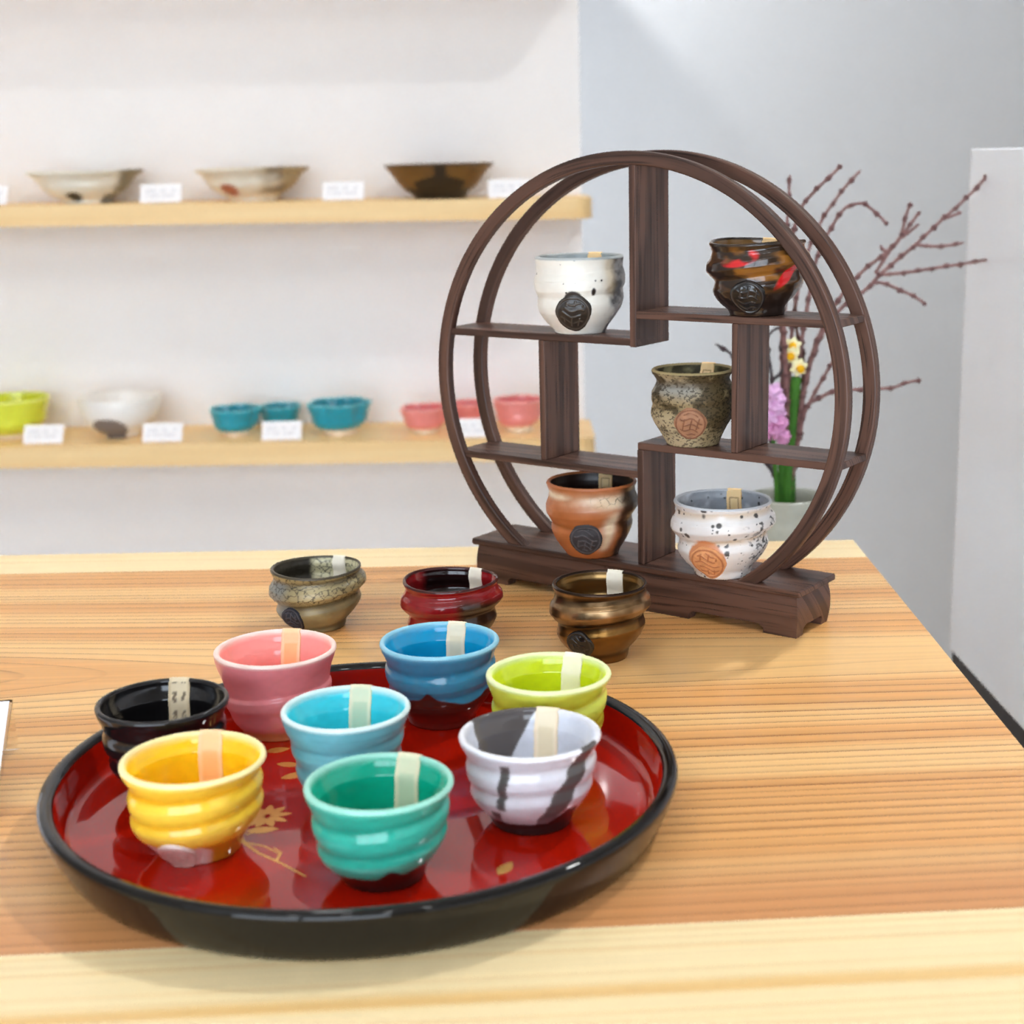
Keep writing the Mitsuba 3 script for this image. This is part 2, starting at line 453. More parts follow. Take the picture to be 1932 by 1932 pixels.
        q = np.stack([i * m + j, i * m + j2, (i + 1) * m + j2, (i + 1) * m + j], -1).reshape(-1, 4)
        f = np.vstack([q[:, [0, 1, 2]], q[:, [0, 2, 3]]])
        AL = np.broadcast_to(al, (n, m)).reshape(-1)
        tt, side = np.array(tt).reshape(-1), np.array(side).reshape(-1)
        P = V.reshape(-1, 3)
        te = s.teff(AL, tt)
        groove = np.clip((s.sm(te) - s.pf(te)) / 0.045, -1, 1)
        return trimesh.Trimesh(P, f, process=False), AL, tt, side, groove, P - [s.x, s.y, s.z0]

    def band(s, al0, width, t_out, t_in, off=0.00045):
        """A folded paper band over the lip at angle al0 (relative to the front)."""
        lr = s.thick / 2 / s.H
        path = []
        for t in np.linspace(t_out, 1 - lr, 12):
            path.append(('o', t))
        for a in np.linspace(0.2, PI - 0.2, 7):
            path.append(('l', a))
        for t in np.linspace(1 - lr, t_in, 26):
            path.append(('i', t))
        nw = 15
        w = np.linspace(-0.5, 0.5, nw)
        lo, hi = [], []
        dist = [0.0]
        for k, (kind, a) in enumerate(path):
            rr = s.R * s.pf(1.0)
            al = al0 + w * width / rr
            one = np.ones_like(al)
            for o, dst in ((0.00008, lo), (off, hi)):
                if kind == 'o':
                    p = s.xyz(al, s.rad(al, one * a) + o, one * a)
                elif kind == 'l':
                    tl = 1 - lr
                    ro, ri = s.rad(al, one * tl), s.rad_in(al, one * tl)
                    p = s.xyz(al, (ro + ri) / 2 + ((ro - ri) / 2 + o) * math.cos(a), one * (tl + math.sin(a) * (lr + o / s.H)))
                else:
                    r_ = s.rad_in(al, one * a)
                    al2 = al0 + w * width / np.maximum(r_, s.R * 0.55)
                    p = s.xyz(al2, s.rad_in(al2, one * a) - o * 1.4, one * a)
                dst.append(p)
        lo, hi = np.array(lo), np.array(hi)
        n = len(path)
        V = np.vstack([lo.reshape(-1, 3), hi.reshape(-1, 3)])
        off_ = n * nw
        f = []
        g = lambda i, j, h: h * off_ + i * nw + j
        for i in range(n - 1):
            for j in range(nw - 1):
                f += [[g(i, j, 1), g(i, j + 1, 1), g(i + 1, j + 1, 1)], [g(i, j, 1), g(i + 1, j + 1, 1), g(i + 1, j, 1)],
                      [g(i, j, 0), g(i + 1, j + 1, 0), g(i, j + 1, 0)], [g(i, j, 0), g(i + 1, j, 0), g(i + 1, j + 1, 0)]]
        for i in range(n - 1):
            for j, sgn in ((0, 1), (nw - 1, -1)):
                a, b, c, d = g(i, j, 0), g(i + 1, j, 0), g(i + 1, j, 1), g(i, j, 1)
                f += [[a, c, b], [a, d, c]] if sgn < 0 else [[a, b, c], [a, c, d]]
        S = np.repeat(np.arange(n) / (n - 1), nw)
        Wd = np.tile(w, n)
        return trimesh.Trimesh(V, f, process=False), np.r_[S, S], np.r_[Wd, Wd]

    def seal(s, al0, t0, rad, hgt=0.0011, seed=0, emboss=0.0005, nr=34, na=110):
        """A stamped clay seal pressed on the wall: ring border and characters in relief."""
        rho = np.linspace(0, 1, nr); ph = np.arange(na) * 2 * PI / na
        RH, PH = np.meshgrid(rho, ph, indexing='ij')
        ir = 1 + 0.10 * (meshkit.fbm(np.stack([np.cos(PH) * 1.5, np.sin(PH) * 1.5, PH * 0], -1) + seed * 3.3 + 20, 2, seed) - 0.5) * 2
        a, b = rad * ir * RH * np.cos(PH), rad * ir * RH * np.sin(PH)
        r0 = float(s.rad(np.array([al0]), np.array([t0]))[0])
        AL, TT = al0 + a / r0, np.clip(t0 + b / s.H, 0.02, 0.97)
        ink = seal_ink(a / rad, b / rad, seed)
        h = hgt * sstep(1.0, 0.9, RH) - 0.0004 * sstep(0.9, 1.0, RH) + emboss * ink
        # lie on a smoothed wall so that the pressed disc stays flat-ish
        P = s.outer_pt(AL, TT, h)
        V = P.reshape(-1, 3)
        f = []
        i, j = np.meshgrid(np.arange(nr - 1), np.arange(na), indexing='ij'); j2 = (j + 1) % na
        q = np.stack([i * na + j, (i + 1) * na + j, (i + 1) * na + j2, i * na + j2], -1).reshape(-1, 4)
        return trimesh.Trimesh(V, np.vstack([q[:, [0, 1, 2]], q[:, [0, 2, 3]]]), process=False), ink.reshape(-1), RH.reshape(-1), V


def seal_ink(a, b, seed):
    r = np.hypot(a, b)
    ring = np.exp(-((r - 0.80) / 0.045) ** 2)
    wv = 0.10 * np.sin(a * 6 + seed) + 0.22 * a
    f = np.abs(((b + wv) * 3.4 + seed * 0.37) % 1 - 0.5)
    hstroke = np.exp(-((f - 0.0) / 0.13) ** 2) * (np.abs(a + 0.15 * np.sin(b * 7 + seed)) < 0.55)
    g = np.abs(((a - 0.25 * b) * 2.6 + 0.5) % 1 - 0.5)
    vstroke = np.exp(-((g) / 0.10) ** 2) * (np.sin(b * 5.3 + seed * 1.7) > -0.1)
    return np.clip(ring + np.maximum(hstroke, vstroke) * (r < 0.66), 0, 1)


CREAM, CREAM_D = lin(240, 222, 188), lin(205, 178, 138)


def band_color(S, Wd, style, seed):
    base = {'cream': lin(243, 228, 198), 'white': lin(247, 238, 218), 'peach': lin(248, 208, 160), 'gold': lin(255, 218, 160), 'pale_green': lin(226, 222, 190), 'print': lin(228, 208, 174)}[style]
    c = np.tile(base, (len(S), 1))
    edge = (np.abs(Wd) > 0.36) & (np.abs(Wd) < 0.43)
    if style in ('peach', 'pale_green', 'cream'):
        inner = (np.abs(Wd) < 0.3) & (S > 0.55) & (S < 0.97)
        tint = {'peach': lin(250, 190, 130), 'pale_green': lin(196, 208, 176), 'cream': lin(232, 214, 178)}[style]
        c = mixc(c, tint, np.where(inner, 0.75, 0.0))
        c = mixc(c, lin(250, 220, 190), np.where(edge, 0.6, 0.0))
    if style == 'print':
        row = np.sin(S * 2 * PI * 5.0 + seed) > -0.15
        col = (np.abs(np.abs(Wd) - 0.22) < 0.13)
        nz = meshkit.noise(np.stack([S * 60, Wd * 14, S * 0], -1) + 9, seed) > 0.38
        c = mixc(c, lin(78, 56, 40), np.where(row & col & nz & (S > 0.42), 0.8, 0.0))
        c = mixc(c, lin(190, 160, 118), np.where(edge, 0.5, 0.0))
    if style == 'gold':
        fr = (np.maximum(np.abs(Wd) / 0.30, np.abs(S - 0.68) / 0.14))
        c = mixc(c, lin(150, 104, 60), np.where((fr > 0.82) & (fr < 1.0), 0.75, 0.0))
        c = mixc(c, lin(250, 222, 168), np.where(fr <= 0.82, 0.6, 0.0))
    return c


TRAYP = [(0, .55), (.03, .565), (.10, .60), (.22, .72), (.33, .825), (.41, .865), (.50, .852), (.60, .905), (.68, .918), (.78, .888), (.86, .925), (.95, .985), (1, 1.0)]
YELP = [(0, .56), (.03, .575), (.12, .63), (.24, .74), (.34, .85), (.44, .895), (.54, .868), (.62, .905), (.68, .915), (.80, .878), (.88, .925), (.95, .985), (1, 1.0)]
SHOULD = [(0, .54), (.03, .56), (.08, .58), (.20, .74), (.31, .86), (.40, .91), (.47, .885), (.53, .875), (.61, .975), (.68, 1.045), (.76, 1.03), (.84, .95), (.90, .925), (.95, .955), (1, 1.0)]


def cup(colorfn, label, bsdf='glaze', band=None, seal=None, group=None, key=None, **k):
    key = numbered('sake_cup')
    p = Pot(**k)
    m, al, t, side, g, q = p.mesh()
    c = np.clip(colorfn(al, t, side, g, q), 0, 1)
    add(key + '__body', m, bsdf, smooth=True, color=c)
    if band:
        a0, w, t_in, style = band
        bm, S, Wd = p.band(a0, w, 0.86, t_in)
        add(key + '__paper_band', bm, 'paper', smooth=True, color=band_color(S, Wd, style, p.seed), label='cream paper band folded over the rim')
    if seal:
        a0, t0, r, c0, c1, sm, lab = seal
        sme, ink, rh, V = p.seal(a0, t0, r, seed=p.seed)
        cc = mixc(c0, c1, ink) * (0.8 + 0.4 * vn(V, 400, p.seed, 2))[:, None]
        add(key + '__seal', sme, sm, smooth=True, color=np.clip(cc, 0, 1), label=lab)
    say(key, label, 'cup', group)
    return p


def wavy(al, seed, a=0.03, f=2.0):
    return a * (meshkit.fbm(np.stack([np.cos(al) * f, np.sin(al) * f, al * 0], -1) + 30, 3, seed) - 0.5) * 2


def glaze_basic(ext, grv, rim, inn, floor=None, seed=0, spec=0.08):
    ext, grv, rim, inn = lin(*ext), lin(*grv), lin(*rim), lin(*inn)
    flo = lin(*floor) if floor else inn

    def fn(al, t, side, g, q):
        n = vn(q, 90, seed)
        c = mixc(ext, grv, np.clip(sstep(0.0, 0.9, g) + (n - 0.5) * 0.5, 0, 1))
        c = mixc(c, rim * 0.5 + ext * 0.5, 0.35 * sstep(0.1, 0.9, -g))
        ci = mixc(inn, flo, sstep(0.45, 0.2, t))
        c = np.where((side >= 3)[:, None], ci, c)
        lip = np.where(side == 2, 1.0, np.where(side == 1, sstep(0.93, 0.985, t), np.where(side == 3, sstep(0.90, 0.98, t), 0)))
        c = mixc(c, rim, lip * 0.9)
        return c * (0.94 + 0.12 * vn(q, 300, seed + 5, 2))[:, None]
    return fn


def c_yellow(al, t, side, g, q):
    c = glaze_basic((250, 204, 60), (238, 172, 26), (255, 240, 178), (253, 206, 32), (250, 190, 16), 1)(al, t, side, g, q)
    low = (side <= 1) * sstep(0.265, 0.235, t + wavy(al, 3, .03))
    br = mixc(lin(208, 140, 34), lin(168, 98, 26), vn(q, 160, 3))
    c = mixc(c, br, low)
    w = (side <= 1) * sstep(0.29, 0.25, t + 0.10 * (np.abs(al + 0.45) - 0.45).clip(0) * 3 + wavy(al, 9, .04)) * sstep(0.75, 0.55, np.abs(al + 0.45))
    c = mixc(c, lin(240, 226, 220), w)
    return c


def c_black(al, t, side, g, q):
    return np.tile(lin(20, 18, 19), (len(t), 1))


def c_pink(al, t, side, g, q):
    c = glaze_basic((232, 138, 142), (214, 106, 112), (252, 226, 214), (252, 158, 150), (250, 140, 130), 2)(al, t, side, g, q)
    low = (side <= 1) * sstep(0.16, 0.08, t + wavy(al, 4, .03))
    return mixc(c, lin(206, 130, 60), low * 0.8)


def c_turq(al, t, side, g, q):
    c = glaze_basic((110, 188, 200), (78, 152, 168), (226, 243, 240), (56, 202, 218), (144, 228, 232), 3)(al, t, side, g, q)
    n = vn(np.stack([q[:, 0] * .3, q[:, 1] * .3, q[:, 2] * 3], -1), 160, 8)
    return mixc(c, lin(78, 150, 166), np.where(side == 1, 0.4 * sstep(.5, .75, n), 0))


def c_blue(al, t, side, g, q):
    c = glaze_basic((58, 134, 168), (30, 96, 132), (146, 204, 222), (18, 150, 194), (8, 132, 180), 4)(al, t, side, g, q)
    drip = 0.10 * np.exp(-((al + 0.25) / 0.13) ** 2) - 0.06 * np.exp(-((al - 0.45) / 0.35) ** 2)
    low = (side <= 1) * sstep(0.455, 0.425, t - drip + wavy(al, 5, .04))
    return mixc(c, mixc(lin(74, 28, 22), lin(110, 34, 26), sstep(.3, .1, t)), low)


def c_lime(al, t, side, g, q):
    c = glaze_basic((204, 214, 70), (164, 156, 18), (240, 248, 190), (206, 220, 36), (196, 208, 20), 5)(al, t, side, g, q)
    low = (side <= 1) * np.exp(-((t - 0.42 - 0.05 * al) / 0.04) ** 2) * sstep(0.0, 0.6, al)
    return mixc(c, lin(150, 112, 20), low * 0.8)


def c_white(al, t, side, g, q):
    c = glaze_basic((214, 211, 217), (186, 178, 182), (236, 236, 242), (220, 223, 234), (232, 233, 238), 6)(al, t, side, g, q)
    gr = lin(84, 78, 76)
    s1 = sstep(0.085, 0.065, np.abs(al + 0.46 - 0.25 * (t - 0.6) + wavy(t * 6, 3, .05))) * sstep(0.34, 0.38, t) * sstep(0.90, 0.86, t)
    s2 = sstep(0.21, 0.18, np.abs(al - 0.62 - 0.9 * (t - 0.6) + wavy(t * 6, 5, .06)))
    s4 = sstep(0.10, 0.08, np.abs(al + 0.62 - 0.6 * (t - 0.35))) * sstep(0.34, 0.30, t)
    o = np.where(side <= 2, np.maximum(np.maximum(s1, s2), s4), 0)
    ai = np.where(al < 0, al + 2 * PI, al)
    s3 = sstep(0.62, 0.58, np.abs(ai - 3.62 + 0.6 * (t - 1.0)) + 0.35 * (1 - t)) * (side >= 2)
    c = mixc(c, gr, np.maximum(o, s3))
    base = (side <= 1) * sstep(0.165, 0.15, t + wavy(al, 7, .02) - 0.16 * sstep(0.3, 0.7, al) * sstep(1.2, 0.9, al))
    c = mixc(c, lin(120, 92, 100), (side <= 1) * sstep(0.30, 0.16, t) * 0.6)
    return mixc(c, lin(36, 22, 22), base)


def c_green(al, t, side, g, q):
    c = glaze_basic((40, 168, 146), (8, 124, 104), (160, 220, 202), (14, 164, 134), (4, 138, 110), 7)(al, t, side, g, q)
    n = vn(np.stack([q[:, 0] * .4, q[:, 1] * .4, q[:, 2] * 3.5], -1), 150, 2)
    c = mixc(c, lin(104, 198, 180), np.where(side == 1, 0.6 * sstep(.56, .75, n) * sstep(.7, .4, t), 0))
    drip = 0.11 * np.exp(-((al - 0.12) / 0.16) ** 2) + 0.07 * sstep(0.15, 0.6, al)
    low = (side <= 1) * sstep(0.215, 0.195, t - drip + wavy(al, 8, .04))
    return mixc(c, lin(50, 22, 20), low)


def cracks(q, scale, seed, width=0.09):
    p = q * scale
    p = p + 0.5 * np.stack([meshkit.noise(p * 1.3 + 11, seed), meshkit.noise(p * 1.3 + 37, seed + 1), meshkit.noise(p * 1.3 + 71, seed + 2)], -1)
    i = np.floor(p)
    d1 = np.full(len(p), 9.0); d2 = d1.copy()
    for a, b, c in np.ndindex(3, 3, 3):
        cc = i + [a - 1, b - 1, c - 1]
        h = (cc[:, 0] * 127.1 + cc[:, 1] * 311.7 + cc[:, 2] * 74.7 + seed * 13.3)
        off = np.stack([np.sin(h) * 43758.5453 % 1, np.sin(h + 17.3) * 43758.5453 % 1, np.sin(h + 41.9) * 43758.5453 % 1], -1)
        d = np.linalg.norm(cc + off - p, axis=1)
        d2 = np.where(d < d1, d1, np.minimum(d2, d)); d1 = np.minimum(d1, d)
    return sstep(width, width * 0.3, d2 - d1)


def c_olive(al, t, side, g, q):
    base = mixc(lin(164, 150, 108), lin(112, 98, 68), vn(q, 110, 1))
    c = mixc(base, lin(62, 54, 38), 0.7 * sstep(0.1, 0.9, g))
    left = sstep(-0.55, -0.95, al) * (side == 1) * sstep(0.95, 0.8, t)
    c = mixc(c, lin(118, 124, 126), left * 0.8)
    c = mixc(c, lin(200, 186, 144), (side == 1) * np.exp(-((al + 0.1) / 0.35) ** 2) * sstep(.55, .68, t) * sstep(.92, .8, t) * 0.7)
    c = mixc(c, lin(52, 46, 34), sstep(0.4, 0.9, al) * (side == 1) * sstep(.6, .4, t) * 0.7)
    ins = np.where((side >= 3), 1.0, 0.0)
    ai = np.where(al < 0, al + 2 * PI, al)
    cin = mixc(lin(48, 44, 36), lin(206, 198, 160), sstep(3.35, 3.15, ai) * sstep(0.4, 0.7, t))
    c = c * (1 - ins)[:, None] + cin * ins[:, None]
    k = cracks(q, 210, 3, 0.10) * np.where(side >= 3, 1.0, sstep(.5, .62, t))
    c = mixc(c, lin(40, 34, 24), k * 0.85)
    lip = (side == 2) * 1.0
    c = mixc(c, lin(70, 62, 46), lip)
    return c


def c_red(al, t, side, g, q):
    n = vn(q, 60, 4)
    r = mixc(lin(150, 22, 28), lin(104, 10, 16), vn(q, 120, 2))
    d = mixc(lin(62, 40, 26), lin(34, 20, 16), vn(q, 140, 6))
    rt = sstep(0.05, 0.35, al + (n - 0.5) * 0.5) * sstep(0.95, 0.78, t + 0.1 * al)
    c = mixc(r, d, rt)
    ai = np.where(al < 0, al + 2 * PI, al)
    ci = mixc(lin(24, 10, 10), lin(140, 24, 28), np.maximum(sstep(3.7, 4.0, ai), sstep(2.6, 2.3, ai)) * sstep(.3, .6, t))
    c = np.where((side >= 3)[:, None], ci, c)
    lip = np.where(side == 2, 1.0, np.where(side == 1, sstep(0.965, 0.99, t), 0))
    return mixc(c, lin(36, 18, 16), lip * 0.85)


def c_gold(al, t, side, g, q):
    c = mixc(lin(166, 134, 98), lin(110, 80, 46), sstep(.3, .7, vn(q, 90, 3)))
    c = mixc(c, lin(128, 90, 42), (side == 1) * sstep(.66, .5, t) * 0.8)
    c = mixc(c, lin(46, 34, 24), 0.75 * sstep(0.1, 0.8, g))
    lip = np.where(side == 2, 1.0, np.where(side == 1, sstep(0.95, 0.98, t), 0))
    c = mixc(c, lin(60, 46, 38), lip)
    return np.where((side >= 3)[:, None], lin(150, 118, 74) * 0.9, c)


def specks(q, scale, seed, thr, width=0.35):
    p = q * scale
    i = np.floor(p); f = p - i - 0.5
    h = i[:, 0] * 127.1 + i[:, 1] * 311.7 + i[:, 2] * 74.7 + seed * 9.1
    on = (np.sin(h) * 43758.5453 % 1) < thr
    sz = 0.15 + width * (np.sin(h + 5.5) * 43758.5453 % 1)
    off = 0.25 * np.stack([np.sin(h + 1.3), np.sin(h + 2.7), np.sin(h + 4.1)], -1)
    return on * sstep(sz, sz * 0.6, np.linalg.norm(f - off, axis=1))


def c_whiteblk(al, t, side, g, q):
    c = mixc(lin(236, 232, 222), lin(214, 208, 196), vn(q, 80, 1))
    rt = sstep(0.62, 0.88, al + (vn(q, 70, 2) - 0.5) * 0.9) * (side == 1)
    c = mixc(c, mixc(lin(128, 124, 122), lin(44, 42, 44), sstep(.4, .65, vn(q, 130, 3))), rt)
    c = mixc(c, lin(190, 166, 128), (side == 1) * np.exp(-((al - 0.72) / 0.16) ** 2) * sstep(.45, .6, t) * 0.6)
    c = mixc(c, lin(40, 36, 34), specks(q, 260, 2, 0.10, .2) * (side <= 1))
    # bare dark clay around the stamp
    bl = np.hypot((al + 0.12 + 0.05) * 0.8, (t - 0.50) * 1.6)
    c = mixc(c, lin(58, 54, 52), (side == 1) * sstep(0.17, 0.13, bl + (vn(q, 200, 5) - .5) * .06))
    c = mixc(c, lin(34, 30, 28), (side == 1) * sstep(0.05, 0.03, np.hypot((al - 0.30) * .8, (t - 0.57) * .8)))
    c = np.where((side >= 3)[:, None], mixc(lin(190, 196, 196), lin(120, 130, 132), vn(q, 120, 7)), c)
    lip = np.where(side == 2, 1.0, np.where(side == 1, sstep(0.955, 0.985, t), 0))
    return mixc(c, lin(150, 158, 160), lip * 0.8)


def c_brownred(al, t, side, g, q):
    n = vn(q, 75, 4)
    c = mixc(lin(44, 30, 20), lin(136, 88, 36), sstep(.42, .68, vn(np.stack([q[:, 0], q[:, 1], q[:, 2] * 2], -1), 70, 3)) * sstep(.3, .5, t))
    c = mixc(c, lin(30, 22, 20), sstep(.42, .15, t) * 0.8)
    c = mixc(c, lin(40, 32, 32), sstep(-0.5, -0.9, al) * 0.7 * (side == 1))
    red = np.maximum(sstep(.42, .30, np.hypot((al + 0.38 - 1.2 * (t - .8)) * 1.0, (t - .80) * 3.2)), sstep(.30, .2, np.hypot((al - 0.62 - 1.6 * (t - .5)) * 1.5, (t - .58) * 1.3)))
    c = mixc(c, lin(196, 36, 38), (side == 1) * red * sstep(.25, .42, n))
    c = np.where((side >= 3)[:, None], lin(120, 88, 50), c)
    lip = np.where(side == 2, 1.0, np.where(side == 1, sstep(0.93, 0.98, t), 0))
    return mixc(c, lin(40, 32, 26), lip * 0.9)


def c_ash(al, t, side, g, q):
    c = mixc(lin(160, 140, 106), lin(126, 108, 74), vn(q, 90, 1))
    c = mixc(c, lin(140, 140, 136), (side == 1) * np.exp(-((t - .78) / .10) ** 2) * sstep(.6, -.2, al) * 0.8)
    c = mixc(c, lin(188, 172, 140), (side == 1) * sstep(.55, .3, t) * sstep(.5, -.1, al) * 0.6)
    dk = sstep(.45, .62, vn(q, 110, 6) + 0.22 * sstep(-.1, .8, al))
    c = mixc(c, lin(52, 40, 18), (side == 1) * dk * 0.85 * sstep(.12, .3, t))
    c = mixc(c, lin(38, 30, 16), (side == 1) * (vn(q, 700, 8, 2) > .60 - 0.05 * sstep(0, 1, al)) * 0.7)
    c = mixc(c, lin(66, 50, 28), 0.5 * sstep(0.3, 1.0, g) * (side == 1))
    ci = mixc(lin(60, 54, 34), lin(120, 112, 78), sstep(.45, .7, vn(q, 150, 9)))
    c = np.where((side >= 3)[:, None], ci, c)
    return mixc(c, lin(150, 132, 92), (side == 2) * 0.8)


def c_orange(al, t, side, g, q):
    c = mixc(lin(186, 112, 66), lin(154, 82, 40), vn(q, 90, 1))
    c = mixc(c, lin(140, 74, 28), 0.7 * sstep(0.1, .9, g))
    n = vn(q, 75, 3)
    wh = np.exp(-((t - .80) / .09) ** 2) * sstep(-1.2, 0.6, al + (n - .5) * 1.5)
    col = np.exp(-((al - 0.42 - .4 * (t - .4)) / .16) ** 2) * sstep(.06, .2, t) * sstep(.75, .55, t)
    lf = np.exp(-((t - .86) / .05) ** 2) * sstep(-.2, -.9, al)
    c = mixc(c, mixc(lin(232, 214, 188), lin(206, 176, 140), vn(q, 220, 4)), (side == 1) * np.clip(np.maximum(np.maximum(wh, col * 0.9), lf) * (.75 + .8 * n), 0, .97))
    k = cracks(q, 170, 5, 0.06) * np.exp(-((t - .82) / .06) ** 2) * sstep(-.2, .3, al)
    c = mixc(c, lin(60, 40, 24), (side == 1) * k * 0.8)
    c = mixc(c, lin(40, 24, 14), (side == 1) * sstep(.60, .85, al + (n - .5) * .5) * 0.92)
    c = np.where((side >= 3)[:, None], lin(36, 20, 14), c)
    lip = np.where(side == 2, 1.0, np.where(side == 1, sstep(0.95, 0.98, t), 0))
    return mixc(c, lin(168, 98, 58), lip * 0.9)


def c_speck(al, t, side, g, q):
    c = mixc(lin(234, 232, 230), lin(214, 208, 204), vn(q, 70, 1))
    c = mixc(c, lin(186, 162, 132), (side == 1) * 0.75 * sstep(0.15, 1.0, g) * sstep(.3, .5, vn(q, 50, 2)))
    s = np.maximum(specks(q, 210, 2, .26, .42), specks(q, 420, 4, .22, .35))
    rt = sstep(0.2, 1.1, al)
    s = np.maximum(s, (vn(q, 420, 6, 2) > .70 - .14 * rt * np.exp(-((t - .5) / .2) ** 2)) * rt)
    c = mixc(c, lin(34, 32, 32), (side == 1) * s * 0.92)
    halo = sstep(.46, .38, np.hypot((al + .40) * .92, (t - .30) * 1.55) + (vn(q, 160, 9) - .5) * .12)
    neck = sstep(.09, .06, np.abs(al + .36)) * sstep(.3, .4, t) * sstep(.56, .52, t)
    c = mixc(c, lin(196, 128, 84), (side == 1) * np.maximum(halo, neck))
    ci = mixc(lin(150, 154, 160), lin(206, 210, 216), sstep(.4, .65, vn(q, 80, 3) - .1 * np.sin(al)))
    ci = mixc(ci, lin(52, 54, 58), specks(q, 260, 7, .2, .3))
    c = np.where((side >= 3)[:, None], ci, c)
    return mixc(c, lin(160, 166, 174), (side == 2) * 0.7)


TF = 0.0058    # the tray's floor
TG = 'glossy sake cups on the red tray'
B = PI
cup(c_yellow, 'bright yellow sake cup with orange-brown foot, front left on the red tray', x=-0.1446, y=0.6289, z0=TF, R=0.0328, H=0.0439, prof=YELP, seed=1, tilt=.07, tilt_dir=.3, wob=.03, band=(B - .30, .0115, .30, 'peach'), group=TG,
    seal=(-.42, .14, .0085, lin(232, 214, 206), lin(206, 182, 172), 'glaze', 'pale seal stamped near the foot'))
cup(c_black, 'glossy black sake cup behind the yellow cup at the left of the red tray', x=-0.1724, y=0.695, z0=TF, R=0.0325, H=0.047, prof=[(a, b if a > .5 else b * .98) for a, b in TRAYP], seed=2, tilt=.05, band=(B - .31, .0112, .42, 'print'), group=TG)
cup(c_pink, 'pink sake cup with a pale rim at the back left of the red tray', bsdf='glaze', x=-0.1288, y=0.7728, z0=TF, R=0.0331, H=0.0468, prof=[(0, .6), (.05, .62), (.2, .74), (.32, .80), (.42, .86), (.5, .87), (.56, .845), (.7, .88), (.85, .95), (1, 1)], seed=3, tilt=.07, tilt_dir=-.5, band=(B - .31, .0112, .42, 'peach'), group=TG)
cup(c_turq, 'light turquoise sake cup in the middle of the red tray', x=-0.0816, y=0.6798, z0=TF, R=0.0314, H=0.0465, prof=[(0, .56), (.05, .58), (.2, .68), (.35, .80), (.42, .815), (.5, .80), (.65, .865), (.72, .865), (.85, .93), (1, 1)], seed=4, tilt=.06, band=(B - .28, .0115, .40, 'pale_green'), group=TG)
cup(c_blue, 'deep blue sake cup with dark brown lower half, at the back of the red tray', x=-0.0413, y=0.7817, z0=TF, R=0.0329, H=0.046, prof=TRAYP, seed=5, tilt=.05, tilt_dir=1.0, band=(B - .35, .0112, .42, 'cream'), group=TG)
cup(c_lime, 'lime green sake cup at the back right of the red tray', x=0.0164, y=0.7215, z0=TF, R=0.0319, H=0.047, prof=TRAYP, seed=6, tilt=.10, tilt_dir=.8, band=(B - .47, .0112, .42, 'white'), group=TG)
cup(c_white, 'white sake cup with dark grey stripes at the right of the red tray', x=0.0056, y=0.6491, z0=TF, R=0.033, H=0.0433, prof=TRAYP, seed=7, tilt=.05, tilt_dir=-.6, band=(B - .29, .0118, .30, 'cream'), group=TG)
cup(c_green, 'teal green sake cup with a dark foot at the front of the red tray', x=-0.0594, y=0.598, z0=TF, R=0.0323, H=0.0433, prof=TRAYP, seed=8, tilt=.08, tilt_dir=.4, band=(B - .49, .0118, .32, 'pale_green'), group=TG)
RG = 'earthy sake cups in the row behind the tray'
blk0, blk1 = lin(40, 38, 40), lin(66, 62, 62)
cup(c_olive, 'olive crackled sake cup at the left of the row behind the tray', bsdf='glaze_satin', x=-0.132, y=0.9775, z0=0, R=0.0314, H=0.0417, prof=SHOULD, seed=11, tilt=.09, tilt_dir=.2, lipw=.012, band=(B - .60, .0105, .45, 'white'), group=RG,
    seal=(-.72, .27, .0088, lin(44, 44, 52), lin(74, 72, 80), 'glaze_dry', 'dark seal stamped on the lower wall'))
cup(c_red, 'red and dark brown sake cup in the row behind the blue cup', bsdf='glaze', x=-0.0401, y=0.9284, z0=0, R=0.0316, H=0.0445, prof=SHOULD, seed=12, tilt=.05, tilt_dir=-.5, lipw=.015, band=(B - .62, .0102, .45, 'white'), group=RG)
cup(c_gold, 'bronze sake cup with a black seal, rightmost in the row behind the tray', bsdf='glaze_bronze', x=0.0534, y=0.8984, z0=0, R=0.0303, H=0.0481, prof=SHOULD, seed=13, tilt=.07, tilt_dir=-.3, band=(B - .36, .0112, .45, 'white'), group=RG,
    seal=(-.52, .30, .0095, lin(24, 20, 20), lin(44, 38, 36), 'glaze', 'glossy black seal stamped on the lower wall'))

# ------------------------------------------------------------------ round display stand
O = np.array([0.07692, 0.99956, 0.0]); U = np.array([0.79346, -0.60862, 0.0]); N = np.array([0.60862, 0.79346, 0.0])


def stand(v):
    v = np.asarray(v, float)
    return O + v[:, :1] * U + v[:, 1:2] * N + np.c_[0 * v[:, :2], v[:, 2]]


SN = [0]


def wood_part(key, mesh, along, label=None, uv=None):
    """A piece of the stand given in its own axes (right, back, up)."""
    SN[0] += 1
    m = faceted(mesh) if uv is None else mesh
    w = wood_uv(m.vertices, along, SN[0]) if uv is None else uv
    m2 = trimesh.Trimesh(stand(m.vertices), m.faces, process=False)
    add(key, m2, 'wenge', smooth=False if uv is None else True, uv=w, label=label)


HB = 0.0327
say('display_stand', 'round dark wood display stand with stepped inner shelves on a low footed base', 'display stand')
